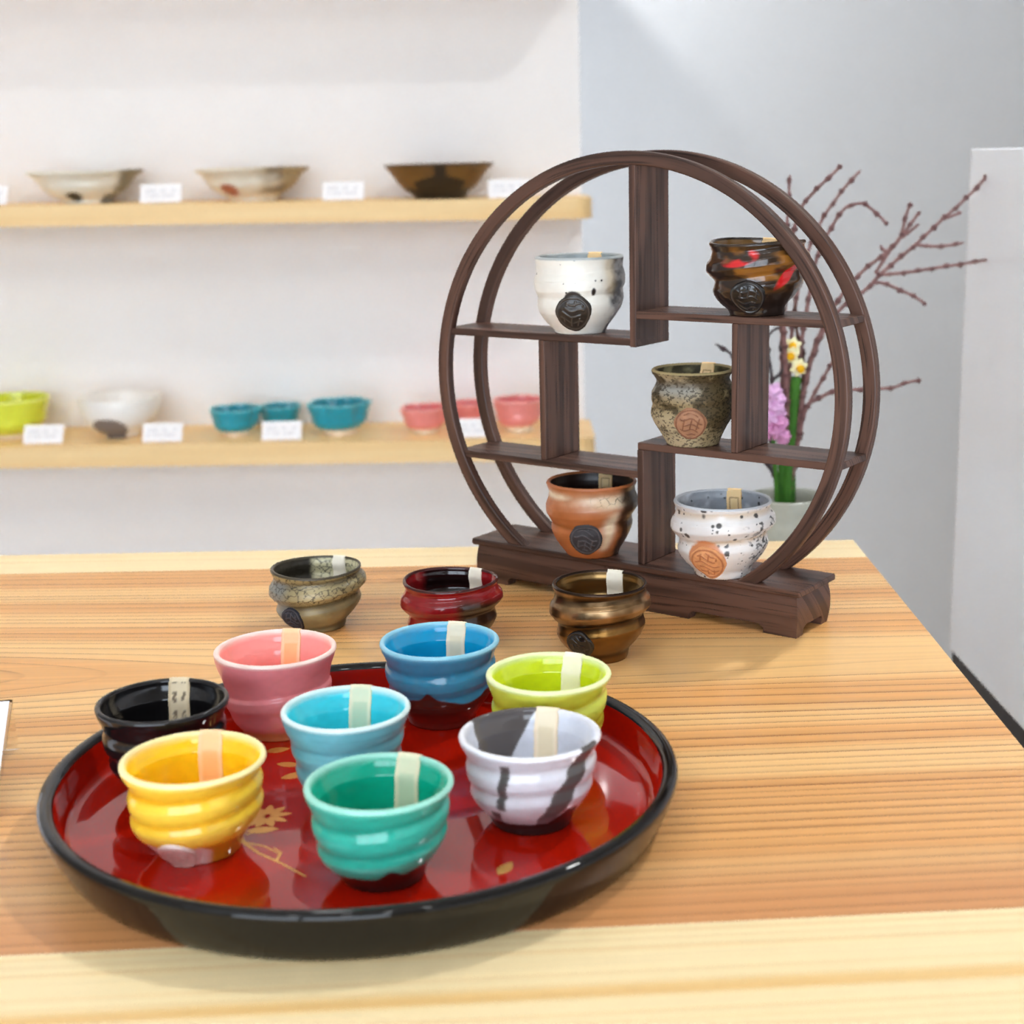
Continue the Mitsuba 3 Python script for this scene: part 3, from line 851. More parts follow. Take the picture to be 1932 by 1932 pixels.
# base with cut-out feet and a slightly swelling body
body = m3.Manifold.cube([0.258, 0.0446, HB - 0.0045]).translate([-0.129, 0.001, 0.0])
for a, b in ((-0.1030, -0.048), (0.0495, 0.1055)):
    prof = m3.CrossSection([[(a, -.01), (b, -.01), (b, .0035), (b - .003, .0062), (a + .003, .0062), (a, .0035)]])
    cutter = prof.extrude(0.2).rotate([90, 0, 0]).translate([0, .1, 0])
    body = body - cutter
prof = m3.CrossSection([[(.010, -.01), (.0366, -.01), (.0366, .0045), (.0345, .0068), (.012, .0068), (.010, .0045)]])
body = body - prof.extrude(0.4).rotate([90, 0, 90]).translate([-.2, 0, 0])
body = body.refine_to_length(0.006)
bm = body.to_mesh(); bv = bm.vert_properties[:, :3].astype(float)
sw = 0.0016 * np.sin(np.clip(bv[:, 2] / (HB - .0045), 0, 1) * PI)
bv[:, 0] += np.sign(bv[:, 0]) * np.where(np.abs(bv[:, 0]) > .12, sw, 0)
bv[:, 1] += np.where(bv[:, 1] > .04, sw, np.where(bv[:, 1] < .005, -sw, 0))
wood_part('display_stand__base_body', trimesh.Trimesh(bv, bm.tri_verts, process=False), 0)
wood_part('display_stand__base_slab', box((-.1330, -.0030, HB - .0045), (.1330, .0490, HB), .0009), 0)


def ring_mesh(v0, v1, R=.1615, KZ=.958, zc=.1527, w=.0094):
    a0 = math.asin((zc - HB + .0005) / (R * KZ))
    th = np.linspace(-a0 - .09, PI + a0 + .09, 241)
    sec = []          # rounded rectangle section (radial, depth)
    hw, hd, rr = w / 2, (v1 - v0) / 2, .0014
    for cx, cy, s0 in ((hw - rr, hd - rr, 0), (-hw + rr, hd - rr, 1), (-hw + rr, -hd + rr, 2), (hw - rr, -hd + rr, 3)):
        for q in range(4):
            a = (s0 + q / 3) * PI / 2
            sec.append((cx + rr * math.cos(a), cy + rr * math.sin(a)))
    sec = np.array(sec); m = len(sec)
    V, UVS = [], []
    per = np.r_[0, np.cumsum(np.linalg.norm(np.diff(sec, axis=0), axis=1))]
    for t in th:
        r = R - hw + sec[:, 0]
        V.append(np.c_[r * np.cos(t), (v0 + v1) / 2 + sec[:, 1], np.maximum(zc + KZ * r * np.sin(t), HB - .0006)])
        UVS.append(np.c_[np.full(m, t * R * 1.0) + v0 * 31, per])
    V, UVS = np.vstack(V), np.vstack(UVS)
    f = []
    for i in range(len(th) - 1):
        for j in range(m):
            a, b, c, d = i * m + j, i * m + (j + 1) % m, (i + 1) * m + (j + 1) % m, (i + 1) * m + j
            f += [[a, c, b], [a, d, c]]
    for i, flip in ((0, 1), (len(th) - 1, 0)):
        for j in range(1, m - 1):
            q = [i * m, i * m + j, i * m + j + 1]
            f.append(q[::-1] if flip else q)
    return trimesh.Trimesh(V, f, process=False), UVS


for i, (a, b) in enumerate(((-.0004, .0068), (.0403, .0475))):
    m, w = ring_mesh(a, b)
    wood_part('display_stand__ring' + ('_001' if i else ''), m, 0, ('front ring', 'back ring')[i], uv=w)
V0, V1 = .0012, .0430
TH = .0048


def ring_u(z, R=.1615, KZ=.958, zc=.1527):
    return R * math.sqrt(max(0, 1 - ((z - zc) / (R * KZ)) ** 2))


SH = [(-ring_u(.184) + .003, .0092, .1862, 0), (.0090, ring_u(.202) - .001, .2043, 0), (-ring_u(.095) + .003, .0100, .0971, 0), (.0096, ring_u(.115) - .001, .1168, 0)]
for i, (a, b, top, _) in enumerate(SH):
    wood_part('display_stand__shelf' + (f'_{i:03d}' if i else ''), box((a, V0, top - TH), (b, V1, top), .0005), 0,
              ('upper left shelf board', 'upper right shelf board', 'lower left shelf board', 'lower right shelf board')[i])
PO = [(.0042, .0092, .1806, .3020), (-.0710, -.0661, .0971, .1814), (.0806, .0855, .1168, .1995), (.0094, .0144, HB, .1120)]
for i, (a, b, z0, z1) in enumerate(PO):
    wood_part('display_stand__post' + (f'_{i:03d}' if i else ''), box((a, V0 - .0003, z0), (b, V1 - .0003, z1), .0005), 2,
              ('tall upper divider', 'left divider', 'right divider', 'lower middle divider')[i])

SG = 'earthy sake cups on the round stand'


def sp(u, v):
    p = O + u * U + v * N
    return dict(x=float(p[0]), y=float(p[1]))


STN = dict(nth=420, nz=210)
cup(c_whiteblk, 'off-white sake cup with a black seal on the upper left stand shelf', bsdf='glaze_satin', **sp(-0.0479, 0.0195), z0=.1862, R=0.0308, H=0.0525, prof=[(0, .56), (.04, .59), (.2, .80), (.33, .93), (.42, .96), (.52, .95), (.62, 1.01), (.72, 1.015), (.84, .965), (.93, .975), (1, 1.0)], seed=21, tilt=.05, group=SG, band=(B - .40, .0105, .62, 'gold'),
    seal=(-.17, .30, .0132, lin(40, 34, 30), lin(70, 62, 54), 'glaze_satin', 'large black seal stamped on the wall'), **STN)
cup(c_brownred, 'dark brown sake cup with red splashes on the upper right stand shelf', bsdf='glaze', **sp(0.09, 0.017), z0=.2043, R=0.0311, H=0.0462, prof=SHOULD, seed=22, tilt=.08, tilt_dir=-.3, lipw=-.02, group=SG, band=(B - .28, .0105, .62, 'gold'),
    seal=(-.24, .27, .0115, lin(26, 24, 24), lin(52, 50, 50), 'glaze', 'black seal stamped on the lower wall'), **STN)
cup(c_ash, 'speckled ash-green sake cup on the lower right shelf of the round stand', bsdf='glaze_dry', **sp(0.0428, 0.0177), z0=.1168, R=0.0277, H=0.0504, prof=[(0, .62), (.04, .65), (.2, .80), (.34, .94), (.44, .995), (.50, .985), (.56, .955), (.64, .985), (.71, .985), (.80, .905), (.86, .87), (.92, .92), (.96, .98), (1, 1.0)], seed=23, tilt=.04, group=SG, band=(B - .42, .0100, .66, 'gold'),
    seal=(-.06, .34, .0112, lin(156, 112, 84), lin(116, 74, 52), 'glaze_dry', 'brown clay seal stamped on the wall'), **STN)
cup(c_orange, 'orange-brown sake cup with a dark seal, on the base of the round stand', bsdf='glaze_satin', **sp(-0.0339, 0.01), z0=HB, R=0.0322, H=0.0525, prof=[(0, .56), (.04, .59), (.18, .74), (.30, .84), (.40, .885), (.48, .868), (.56, .93), (.64, 1.0), (.71, 1.005), (.80, .955), (.88, .93), (.94, .96), (1, 1.0)], seed=24, tilt=.05, group=SG, band=(B - .36, .0105, .66, 'gold'),
    seal=(-.17, .30, .0120, lin(56, 52, 54), lin(84, 80, 82), 'glaze_dry', 'dark grey seal stamped on the wall'), **STN)
cup(c_speck, 'black-specked white sake cup with an orange seal, on the base of the round stand', bsdf='glaze_satin', **sp(0.0696, 0.011), z0=HB, R=0.033, H=0.0506, prof=SHOULD, seed=25, tilt=.05, tilt_dir=-.2, group=SG, band=(B - .26, .0105, .58, 'gold'),
    seal=(-.36, .25, .0122, lin(210, 146, 98), lin(168, 100, 62), 'glaze_dry', 'orange clay seal stamped on the wall'), **STN)

# ------------------------------------------------------------------ lacquer tray
TX, TY, RT = -.0746, .6761, .150


def revolve(profile, cx, cy, n=256):
    pr = np.array(profile, float); th = np.arange(n) * 2 * PI / n
    V = np.stack([np.stack([cx + r * np.cos(th), cy + r * np.sin(th), np.full(n, z)], -1) for r, z in pr])
    m, k = V.shape[:2]
    i, j = np.meshgrid(np.arange(m - 1), np.arange(k), indexing='ij'); j2 = (j + 1) % k
    q = np.stack([i * k + j, i * k + j2, (i + 1) * k + j2, (i + 1) * k + j], -1).reshape(-1, 4)
    return trimesh.Trimesh(V.reshape(-1, 3), np.vstack([q[:, [0, 1, 2]], q[:, [0, 2, 3]]]), process=False)


say('tray', 'round red and black lacquer tray carrying the glossy sake cups', 'tray')
rim = [(.0, 0.0), (.1385, 0.0), (.1400, .0006), (.1425, .004), (.1455, .010), (.1482, .017), (.1496, .0208), (.1500, .0225), (.1497, .0240), (.1485, .0250), (.1468, .0254), (.1448, .0251), (.1434, .0242), (.1427, .0228)]
add('tray__rim', revolve(rim, TX, TY), 'black_lacquer', smooth=True, label='black lacquer rim and outside')
inside = [(.1427, .0228), (.1422, .0205), (.1415, .015), (.1408, .0105), (.1396, .0080), (.1380, .0066), (.1350, .0060), (.130, .0058), (.10, TF), (.05, TF), (.0, TF)]
add('tray__inside', revolve(inside, TX, TY), 'red_lacquer', smooth=True, label='glossy red lacquer inside')


def flat_piece(key, pts, h=0.00018, mat_='gold_leaf'):
    g = Polygon(pts).buffer(0)
    m = trimesh.util.concatenate([trimesh.creation.extrude_polygon(q, h, engine='earcut') for q in getattr(g, 'geoms', [g])])
    m.vertices = m.vertices + [0, 0, TF - .00002]
    add(key, m, mat_)


def leaf(cx, cy, L, W, ang, n=14):
    t = np.linspace(0, 1, n)
    w = W / 2 * np.sin(PI * t) ** 0.8 * (1 - .25 * t)
    up = np.c_[(t - .5) * L, w]; dn = np.c_[(t - .5) * L, -w][::-1]
    p = np.vstack([up, dn[1:-1]])
    c, s = math.cos(ang), math.sin(ang)
    return p @ np.array([[c, s], [-s, c]]) + [cx, cy]


def stroke(pts, w0, w1):
    p = np.array(pts, float); t = np.gradient(p, axis=0); t /= np.linalg.norm(t, axis=1, keepdims=True)
    nn = np.c_[-t[:, 1], t[:, 0]]; w = np.linspace(w0, w1, len(p))[:, None] / 2
    return np.vstack([p + nn * w, (p - nn * w)[::-1]])


fx, fy = -.1190, .6600
for i in range(9):
    a = i * 2 * PI / 9 + .2
    flat_piece(numbered('tray__petal'), leaf(fx + .0062 * math.cos(a), fy + .0075 * math.sin(a), .0105, .0048, a))
for cx, cy, L, W, a in ((-.1190, .6450, .015, .0075, .15), (-.125, .6535, .010, .006, .9), (-.112, .708, .016, .008, .5), (-.1175, .722, .013, .007, -.2), (-.099, .7175, .014, .007, .9), (-.126, .742, .013, .008, .3), (-.0070, .6000, .013, .007, 1.1)):
    flat_piece(numbered('tray__leaf_motif'), leaf(cx, cy, L, W, a))
for pts, w0, w1 in (([(-.131, .6465), (-.125, .6315), (-.117, .621), (-.106, .611), (-.093, .5972)], .0018, .0008), ([(-.125, .6325), (-.115, .6275), (-.107, .619)], .0012, .0006), ([(-.108, .612), (-.107, .621), (-.111, .626)], .0014, .0006), ([(-.119, .6465), (-.125, .6405), (-.131, .6465)], .0010, .0008)):
    flat_piece(numbered('tray__twig_motif'), stroke(pts, w0, w1))

# ------------------------------------------------------------------ wall shelves and what stands on them
YS = 2.25


def shelf_board(key, ztop, thick, xr, label):
    pts = [(-2.39, YS), (xr - .028, YS)]
    for a in np.linspace(0, PI / 2, 9):
        pts.append((xr - .028 + .028 * math.sin(a), YS + .028 - .028 * math.cos(a)))
    pts += [(xr, YB), (-2.39, YB)]
    m = m3.CrossSection([pts]).extrude(thick).translate([0, 0, ztop - thick])
    mm = m.to_mesh(); v = mm.vert_properties[:, :3].astype(float)
    v[:, 2] += tilt(v[:, 0])
    add(key, trimesh.Trimesh(v, mm.tri_verts, process=False), 'shelf_wood', smooth=30, label=label, cat='shelf')


def tilt(x):
    return -0.012 * (x - 0.12)      # the wall shelves hang a little out of level


shelf_board('wall_shelf', .2445, .030, .130, 'upper pale wood wall shelf with three large bowls')
shelf_board('wall_shelf_001', -.1130, .033, .130, 'lower pale wood wall shelf with lime, white, teal and pink bowls')
shelf_board('wall_shelf_002', .6050, .030, .130, 'topmost pale wood wall shelf above the three large bowls')


def bowl(name, label, cat, colorfn, bsdf='glaze', group=None, **k):
    key = numbered(name)
    k.setdefault('nth', 140); k.setdefault('nz', 60)
    k['z0'] += tilt(k['x']) + .0004
    p = Pot(**k)
    m, al, t, side, g, q = p.mesh()
    add(key, m, bsdf, smooth=True, color=np.clip(colorfn(al, t, side, g, q), 0, 1), label=label, cat=cat, group=group)


OPEN = [(0, .42), (.12, .42), (.16, .46), (.35, .64), (.55, .76), (.75, .83), (.86, .90), (.94, .97), (1, 1)]


def b_white_olive(al, t, side, g, q):
    c = mixc(lin(244, 242, 232), lin(228, 224, 208), vn(q, 30, 1))
    d = sstep(.45, .75, al + (vn(q, 30, 2) - .5) * .8) * sstep(.2, .4, t)
    c = mixc(c, lin(92, 86, 62), d * .85)
    return mixc(c, lin(40, 36, 28), (side == 1) * sstep(.17, .10, np.hypot((al + .38) * .6, (t - .22))) + (side == 1) * sstep(.45, .6, al) * sstep(.32, .25, t) * .8)


def b_white_brown(al, t, side, g, q):
    c = mixc(lin(242, 236, 222), lin(220, 208, 184), vn(q, 30, 4))
    d = sstep(-.1, .7, al + (vn(q, 40, 2) - .5) * 1.2) * sstep(.12, .3, t)
    c = mixc(c, mixc(lin(150, 128, 84), lin(84, 58, 26), sstep(.4, .7, vn(q, 50, 5))), d * .85)
    return mixc(c, lin(168, 96, 70), (side == 1) * sstep(.22, .14, np.hypot((al + .62) * .8, (t - .36))))


def b_brown(al, t, side, g, q):
    c = mixc(lin(122, 86, 40), lin(96, 64, 28), vn(q, 40, 3))
    c = mixc(c, lin(78, 56, 34), sstep(.9, .97, t))
    d = sstep(.64, .58, np.hypot(al * .9, 0) + .0 + .5 * sstep(.45, .7, t)) * (side == 1)
    low = np.maximum(d, sstep(.30, .22, t + .05 * np.cos(3 * al)))
    return mixc(c, lin(34, 28, 22), low * .9)


WB = 'large bowls on the upper wall shelf'
bowl('serving_bowl', 'white and olive bowl at the left of the upper wall shelf', 'bowl', b_white_olive, bsdf='glaze_satin', x=-0.628, y=2.33, z0=.2445, R=0.088, H=.0475, prof=OPEN, seed=31, wob=.03, lipw=.02, group=WB)
bowl('serving_bowl', 'white and brown speckled bowl in the middle of the upper wall shelf', 'bowl', b_white_brown, bsdf='glaze_satin', x=-0.377, y=2.33, z0=.2445, R=0.087, H=.0485, prof=OPEN, seed=32, wob=.03, lipw=.02, group=WB)
bowl('serving_bowl', 'dark brown bowl at the right of the upper wall shelf, near the round stand', 'bowl', b_brown, bsdf='glaze_satin', x=-0.095, y=2.33, z0=.2445, R=0.084, H=.0510, prof=[(0, .46), (.1, .47), (.15, .5), (.35, .66), (.6, .79), (.85, .91), (1, 1)], seed=33, wob=.015, group=WB)

DEEP = [(0, .42), (.10, .44), (.12, .46), (.25, .68), (.45, .86), (.65, .95), (.85, .99), (1, 1)]


def foot_glaze(ext, grv, rim, inn, foot, tf=.14, seed=0):
    b = glaze_basic(ext, grv, rim, inn, None, seed)
    return lambda al, t, side, g, q: mixc(b(al, t, side, g, q), lin(*foot), (side <= 1) * sstep(tf + .02, tf, t))


def b_whit(al, t, side, g, q):
    c = np.tile(lin(244, 242, 238), (len(t), 1))
    d = np.hypot((al + .42) * .75, (t - .12) * 1.1)
    return mixc(c, lin(122, 112, 108), (side <= 1) * sstep(.50, .47, d + wavy(al, 2, .03)))


LB = 'small bowls on the lower wall shelf'
bowl('rice_bowl', 'lime yellow bowl at the far left of the lower wall shelf', 'bowl', foot_glaze((216, 224, 66), (190, 192, 24), (232, 238, 130), (206, 214, 24), (240, 226, 200), .13, 3), x=-.778, y=2.335, z0=-.1130, R=.060, H=.063, prof=[(0, .46), (.10, .48), (.13, .52), (.28, .76), (.45, .88), (.6, .90), (.72, .93), (.9, .98), (1, 1)], seed=34, group=LB)
bowl('rice_bowl', 'white bowl with a grey patch on its foot on the lower wall shelf', 'bowl', b_whit, bsdf='glaze_satin', x=-.607, y=2.335, z0=-.1130, R=.0635, H=.0625, prof=DEEP, seed=35, wob=.012, group=LB)
PET = dict(prof=[(0, .52), (.17, .50), (.21, .60), (.36, .77), (.5, .83), (.62, .85), (.8, .92), (1, 1)], floor=.32)
TEAL = foot_glaze((26, 146, 164), (10, 112, 134), (110, 196, 204), (14, 126, 146), (246, 226, 200), .20, 7)
PINK = foot_glaze((232, 138, 132), (214, 104, 104), (246, 178, 170), (216, 104, 108), (246, 228, 202), .20, 8)
bowl('petal_dish', 'teal petal-rimmed dish, leftmost of the three teal dishes on the lower wall shelf', 'dish', TEAL, x=-.4265, y=2.325, z0=-.1130, R=.0425, H=.043, lobes=(5, .17, .3), seed=36, group=LB, **PET)
bowl('petal_dish', 'small teal dish in the middle behind a price card on the lower wall shelf', 'dish', TEAL, x=-.364, y=2.375, z0=-.1130, R=.0355, H=.038, lobes=(5, .13, .9), seed=37, group=LB, **PET)
bowl('petal_dish', 'largest teal petal-rimmed dish, rightmost of the three on the lower wall shelf', 'dish', TEAL, x=-.2645, y=2.325, z0=-.1130, R=.052, H=.050, lobes=(5, .16, 0.1), seed=38, group=LB, **PET)
bowl('petal_dish', 'pink dish on the lower wall shelf, left of the round stand', 'dish', PINK, x=-.1315, y=2.325, z0=-.1130, R=.0405, H=.0405, lobes=(5, .12, .2), seed=39, group=LB, **PET)
bowl('petal_dish', 'small pink dish at the back, seen between the two rings of the stand', 'dish', PINK, x=-.061, y=2.375, z0=-.1130, R=.034, H=.0385, lobes=(5, .12, 1.2), seed=40, group=LB, **PET)
bowl('petal_dish', 'pink dish on the lower wall shelf, seen inside the round stand', 'dish', PINK, x=.0155, y=2.325, z0=-.1130, R=.0415, H=.0510, lobes=(5, .10, .5), seed=41, group=LB, **PET)


def price_card(x, z, w, h, yaw, label):
    z = z + tilt(x) + .0003
    key = numbered('price_card')
    th = .0016
    sl = math.radians(32)
    nx, ny = 40, 16
    gx, gy = np.meshgrid(np.linspace(0, 1, nx), np.linspace(0, 1, ny), indexing='ij')
    q = np.c_[(gx.ravel() - .5) * w, gy.ravel() * h * math.sin(sl), gy.ravel() * h * math.cos(sl)]
    n = np.array([0, -math.cos(sl), math.sin(sl)])
    P = np.vstack([q, q - n * th])
    idx = np.arange(nx * ny).reshape(nx, ny)
    f = []
    for i in range(nx - 1):
        for j in range(ny - 1):
            a, b, c, d = idx[i, j], idx[i + 1, j], idx[i + 1, j + 1], idx[i, j + 1]
            k = nx * ny
            f += [[a, b, c], [a, c, d], [a + k, c + k, b + k], [a + k, d + k, c + k]]
    edge = list(idx[:, 0]) + list(idx[-1, 1:]) + list(idx[::-1, -1][1:]) + list(idx[0, ::-1][1:])
    k = nx * ny
    for a, b in zip(edge[:-1], edge[1:]):
        f += [[a, a + k, b], [b, a + k, b + k]]
    # a back leaf so that the card stands
    col = np.tile(lin(244, 243, 245), (len(P), 1))
    g1, g2 = np.r_[gx.ravel(), gx.ravel()], np.r_[gy.ravel(), gy.ravel()]
    txt = ((np.abs(g2 - .62) < .07) | (np.abs(g2 - .36) < .05)) & (g1 > .12) & (g1 < .85) & (meshkit.noise(np.c_[g1 * 14, g2 * 5, g1 * 0] + 7, 3) > .45)
    col = mixc(col, lin(205, 205, 212), np.where(txt, .7, 0))
    R = np.array([[math.cos(yaw), -math.sin(yaw), 0], [math.sin(yaw), math.cos(yaw), 0], [0, 0, 1]])
    add(key + '__face', trimesh.Trimesh(P @ R.T + [x, 2.268, z + .0012], f, process=False), 'card_white', color=col)
    prop = box((-w * .35, h * math.sin(sl) * .55, 0), (w * .35, h * math.sin(sl) * .55 + .002, h * math.cos(sl) * .52))
    prop.vertices = prop.vertices @ R.T + [x, 2.268, z]
    add(key + '__prop', prop, 'card_white', color=np.tile(lin(236, 236, 238), (len(prop.vertices), 1)))
    say(key, label, 'price card', 'white price cards on the wall shelves')


for x, z, lab in ((-.762, .2445, 'white price card at the far left edge of the upper wall shelf'), (-.5055, .2445, 'white price card right of the white and olive bowl'), (-.2365, .2445, 'white price card left of the dark brown bowl'), (.008, .2445, 'white price card right of the dark brown bowl'),
                  (-.713, -.1130, 'white price card right of the lime bowl'), (-.531, -.1130, 'white price card right of the white bowl with the grey patch'), (-.349, -.1130, 'white price card in front of the small teal dish'), (-.059, -.1130, 'white price card seen between the two rings of the stand')):
    price_card(x, z, .061, .031, -.02, lab)

# ------------------------------------------------------------------ sign at the left edge of the table
say('sign_holder', 'white card sign in a clear acrylic holder at the left edge of the table', 'sign')
a = np.array([-.2525, .675, 0]); bk = np.array([-.2702, .7663, 0]); db = (bk - a) / np.linalg.norm(bk - a); lf = np.array([-db[1], db[0], 0])
tp = np.array([-.2566, .7653, .045]); hgt = .0475


def slab(p0, p1, along, L, th, inset=0.0):
    d = (p1 - p0); e = np.cross(along, d); e /= np.linalg.norm(e)
    c = [p0 + along * inset, p0 + along * L, p1 + along * L, p1 + along * inset]
    v = np.array([q + s * e * th / 2 for s in (-1, 1) for q in c])
    return trimesh.Trimesh(v, [[0, 2, 1], [0, 3, 2], [4, 5, 6], [4, 6, 7], [0, 1, 5], [0, 5, 4], [1, 2, 6], [1, 6, 5], [2, 3, 7], [2, 7, 6], [3, 0, 4], [3, 4, 7]], process=False)


top = np.array([-.2528, .715, .046])
up_ = (top - a)
fr = np.cross(lf, up_); fr /= np.linalg.norm(fr)
if fr @ db > 0:
    fr = -fr
add('sign_holder__card', slab(a + fr * .0018 + up_ * .03, top + fr * .0018, lf, .11, .0008, .001), 'card_white', color=np.tile(lin(246, 246, 250), (8, 1)), label='white printed card')
add('sign_holder__front_plate', slab(a + [0, 0, .0012], top, lf, .112, .0018), 'acrylic', label='clear acrylic plate')
add('sign_holder__back_plate', slab(bk + [0, 0, .0012], top + db * .002, lf, .112, .0016), 'acrylic', label='clear acrylic support plate')
mk = a + up_ * .86 + fr * .0026 + lf * .012
add('sign_holder__print', slab(mk, mk + up_ * .05, lf, .004, .0003), 'dark_plinth', label='dark printed stroke')

# ------------------------------------------------------------------ vase with branches behind the table
add('side_stand', box((.205, 1.335, -TZ), (.312, 1.465, -.094), .003), 'white_board', label='low white stand behind the table under the vase', cat='stand')
VX, VY = .2620, 1.400
vp = [(0, -.100), (.027, -.100), (.031, -.098), (.0345, -.085), (.0350, -.05), (.0350, -.030), (.0362, -.026), (.0362, -.0215), (.0350, -.0205), (.0335, -.022), (.0325, -.03), (.032, -.06), (.031, -.09), (.028, -.094), (0, -.095)]
vp = [(r, z + .006) for r, z in vp]
vm = revolve(vp, VX, VY, 96)
say('vase', 'squat pale grey-green vase holding branches and flowers behind the round stand', 'vase')
mat('celadon', base_color=proc(lambda p, n, uv: mikit.mix(tuple(map(float, lin(172, 174, 160))), tuple(map(float, lin(196, 198, 186))), fbm(p.x * 60, p.y * 60, p.z * 90))), roughness=0.25, specular=0.5)
add('vase__body', vm, 'celadon', smooth=40)

BR = [
 [[(0.265,1.400,-0.015),(0.269,1.405,0.012),(0.274,1.410,0.044),(0.281,1.418,0.091),(0.295,1.425,0.130),(0.318,1.430,0.160),(0.341,1.433,0.176),(0.354,1.435,0.189),(0.388,1.440,0.216),(0.413,1.444,0.238),(0.431,1.446,0.253),(0.462,1.452,0.284)],
  [(0.354,1.435,0.188),(0.381,1.435,0.190),(0.405,1.436,0.193),(0.429,1.436,0.196),(0.456,1.437,0.200),(0.476,1.439,0.207)],
  [(0.388,1.440,0.215),(0.405,1.439,0.213),(0.433,1.440,0.216)],
  [(0.343,1.433,0.179),(0.351,1.434,0.181),(0.371,1.432,0.174),(0.387,1.431,0.166),(0.397,1.430,0.159)],
  [(0.413,1.444,0.238),(0.423,1.444,0.241),(0.431,1.445,0.244)]],
 [[(0.264,1.400,-0.015),(0.268,1.396,0.029),(0.274,1.390,0.085),(0.280,1.387,0.115),(0.293,1.383,0.154),(0.320,1.379,0.193),(0.344,1.377,0.213),(0.355,1.376,0.224),(0.360,1.374,0.245),(0.363,1.372,0.257)],
  [(0.352,1.376,0.221),(0.362,1.375,0.234),(0.372,1.373,0.249)],
  [(0.354,1.376,0.224),(0.364,1.375,0.231),(0.372,1.374,0.238)],
  [(0.347,1.377,0.216),(0.344,1.377,0.214),(0.338,1.376,0.220)],
  [(0.335,1.379,0.194),(0.344,1.377,0.209),(0.349,1.377,0.216)]],
 [[(0.262,1.400,-0.015),(0.266,1.400,0.054),(0.270,1.400,0.104),(0.278,1.400,0.163),(0.286,1.400,0.208),(0.298,1.400,0.234),(0.305,1.400,0.245),(0.314,1.400,0.254),(0.325,1.400,0.256),(0.337,1.400,0.249),(0.350,1.400,0.235)]],
 [[(0.263,1.400,-0.015),(0.264,1.410,0.062),(0.267,1.419,0.126),(0.277,1.428,0.190),(0.297,1.435,0.240),(0.312,1.438,0.261),(0.320,1.439,0.271),(0.334,1.441,0.285)]],
 [[(0.262,1.400,-0.015),(0.258,1.385,0.077),(0.252,1.372,0.157),(0.254,1.361,0.219),(0.264,1.354,0.259),(0.271,1.352,0.267),(0.284,1.350,0.280),(0.296,1.348,0.291)]],
 [[(0.261,1.400,-0.015),(0.258,1.405,0.053),(0.257,1.411,0.152),(0.260,1.416,0.225),(0.263,1.419,0.266),(0.263,1.419,0.272),(0.264,1.420,0.283)]],
 [[(0.264,1.400,-0.015),(0.270,1.394,0.035),(0.279,1.388,0.075),(0.287,1.388,0.079),(0.306,1.387,0.087),(0.329,1.387,0.087),(0.356,1.386,0.088),(0.368,1.386,0.092),(0.382,1.385,0.095)],
  [(0.279,1.388,0.075),(0.289,1.386,0.095),(0.300,1.383,0.116),(0.307,1.380,0.135)]],
 [[(0.263,1.400,-0.015),(0.271,1.404,0.027),(0.275,1.408,0.067),(0.278,1.411,0.092),(0.277,1.413,0.119),(0.272,1.416,0.139),(0.270,1.418,0.166)],
  [(0.278,1.411,0.091),(0.284,1.413,0.111),(0.294,1.415,0.135)]],
 [[(0.260,1.400,-0.015),(0.250,1.400,0.011),(0.245,1.400,0.054),(0.246,1.400,0.096),(0.243,1.400,0.117),(0.241,1.400,0.134),(0.253,1.400,0.146)],
  [(0.246,1.400,0.096),(0.257,1.400,0.108),(0.257,1.400,0.118),(0.252,1.400,0.129)]],
 [[(0.259,1.400,-0.015),(0.238,1.396,0.025),(0.222,1.391,0.077),(0.205,1.386,0.124),(0.198,1.386,0.129),(0.191,1.386,0.133)]],
]
BL = ['long budding branch reaching furthest to the right past the round stand', 'budding branch with a cluster of short forked tips, right of the stand', 'budding branch bent over in an arch beside the stand', 'straight budding branch next to the arched one', 'tall slanting branch left of the straight one above the ring', 'thin upright twig whose tip shows just above the back ring', 'low branch pointing right, level with the middle of the stand', 'thick reddish brown stem behind the daffodils', 'dark forked twig beside the right divider of the stand', 'short twig whose tip shows left of the right divider']
for bi, pls in enumerate(BR):
    key = numbered('budding_branch')
    ms, bd = [], []
    for pi_, pl in enumerate(pls):
        pl = list(pl)
        if pi_ == 0:
            x0, y0, z0 = pl[0]
            s_ = (bi - 4.5) / 4.5
            pl = [(VX - s_ * .020, VY + .015 * math.cos(bi * 2.1), -.0865), (x0, y0, z0)] + pl[1:]
        P, S = resample(pl, .0024)
        L = S[-1]
        r0 = (.0027 if pi_ == 0 else .0016) * (1.35 if bi == 7 else 1.0)
        r = r0 + (.0012 - r0) * (S / L)
        ph = rng.random()
        stp = .0135
        kk = (S / stp + ph) % 1
        bud = np.exp(-((kk - .5) / .13) ** 2) * (np.clip((S - .06 * (pi_ == 0)) / .03, 0, 1))
        rr = r * (1 + .0 * S) + 0.0020 * bud * (.6 + .4 * np.sin(np.floor(S / stp + ph) * 2.3) ** 2)
        rr[-1] = .0003
        side = np.cross(np.gradient(P, axis=0), [0, 1, 0]); side /= np.linalg.norm(side, axis=1, keepdims=True) + 1e-9
        sg = np.where(np.floor(S / stp + ph) % 2 > 0, 1, -1)
        P = P + side * (.0006 * bud * sg)[:, None]
        ms.append(tube(P, rr, 8)); bd += [np.repeat(bud, 8), [0, 0]]
    m = join(*ms)
    c = mixc(lin(150, 112, 108), lin(112, 80, 78), vn(m.vertices, 120, bi)) if bi not in (8, 9) else mixc(lin(96, 92, 96), lin(66, 60, 62), vn(m.vertices, 120, bi))
    if bi == 7:
        c = mixc(lin(104, 70, 56), lin(70, 46, 40), vn(m.vertices, 120, bi))
    c = mixc(c, lin(62, 34, 36), .75 * np.concatenate(bd))
    add(key, m, 'branch_bark', smooth=True, color=c, label=BL[bi], cat='branch', group='budding branches in the vase')

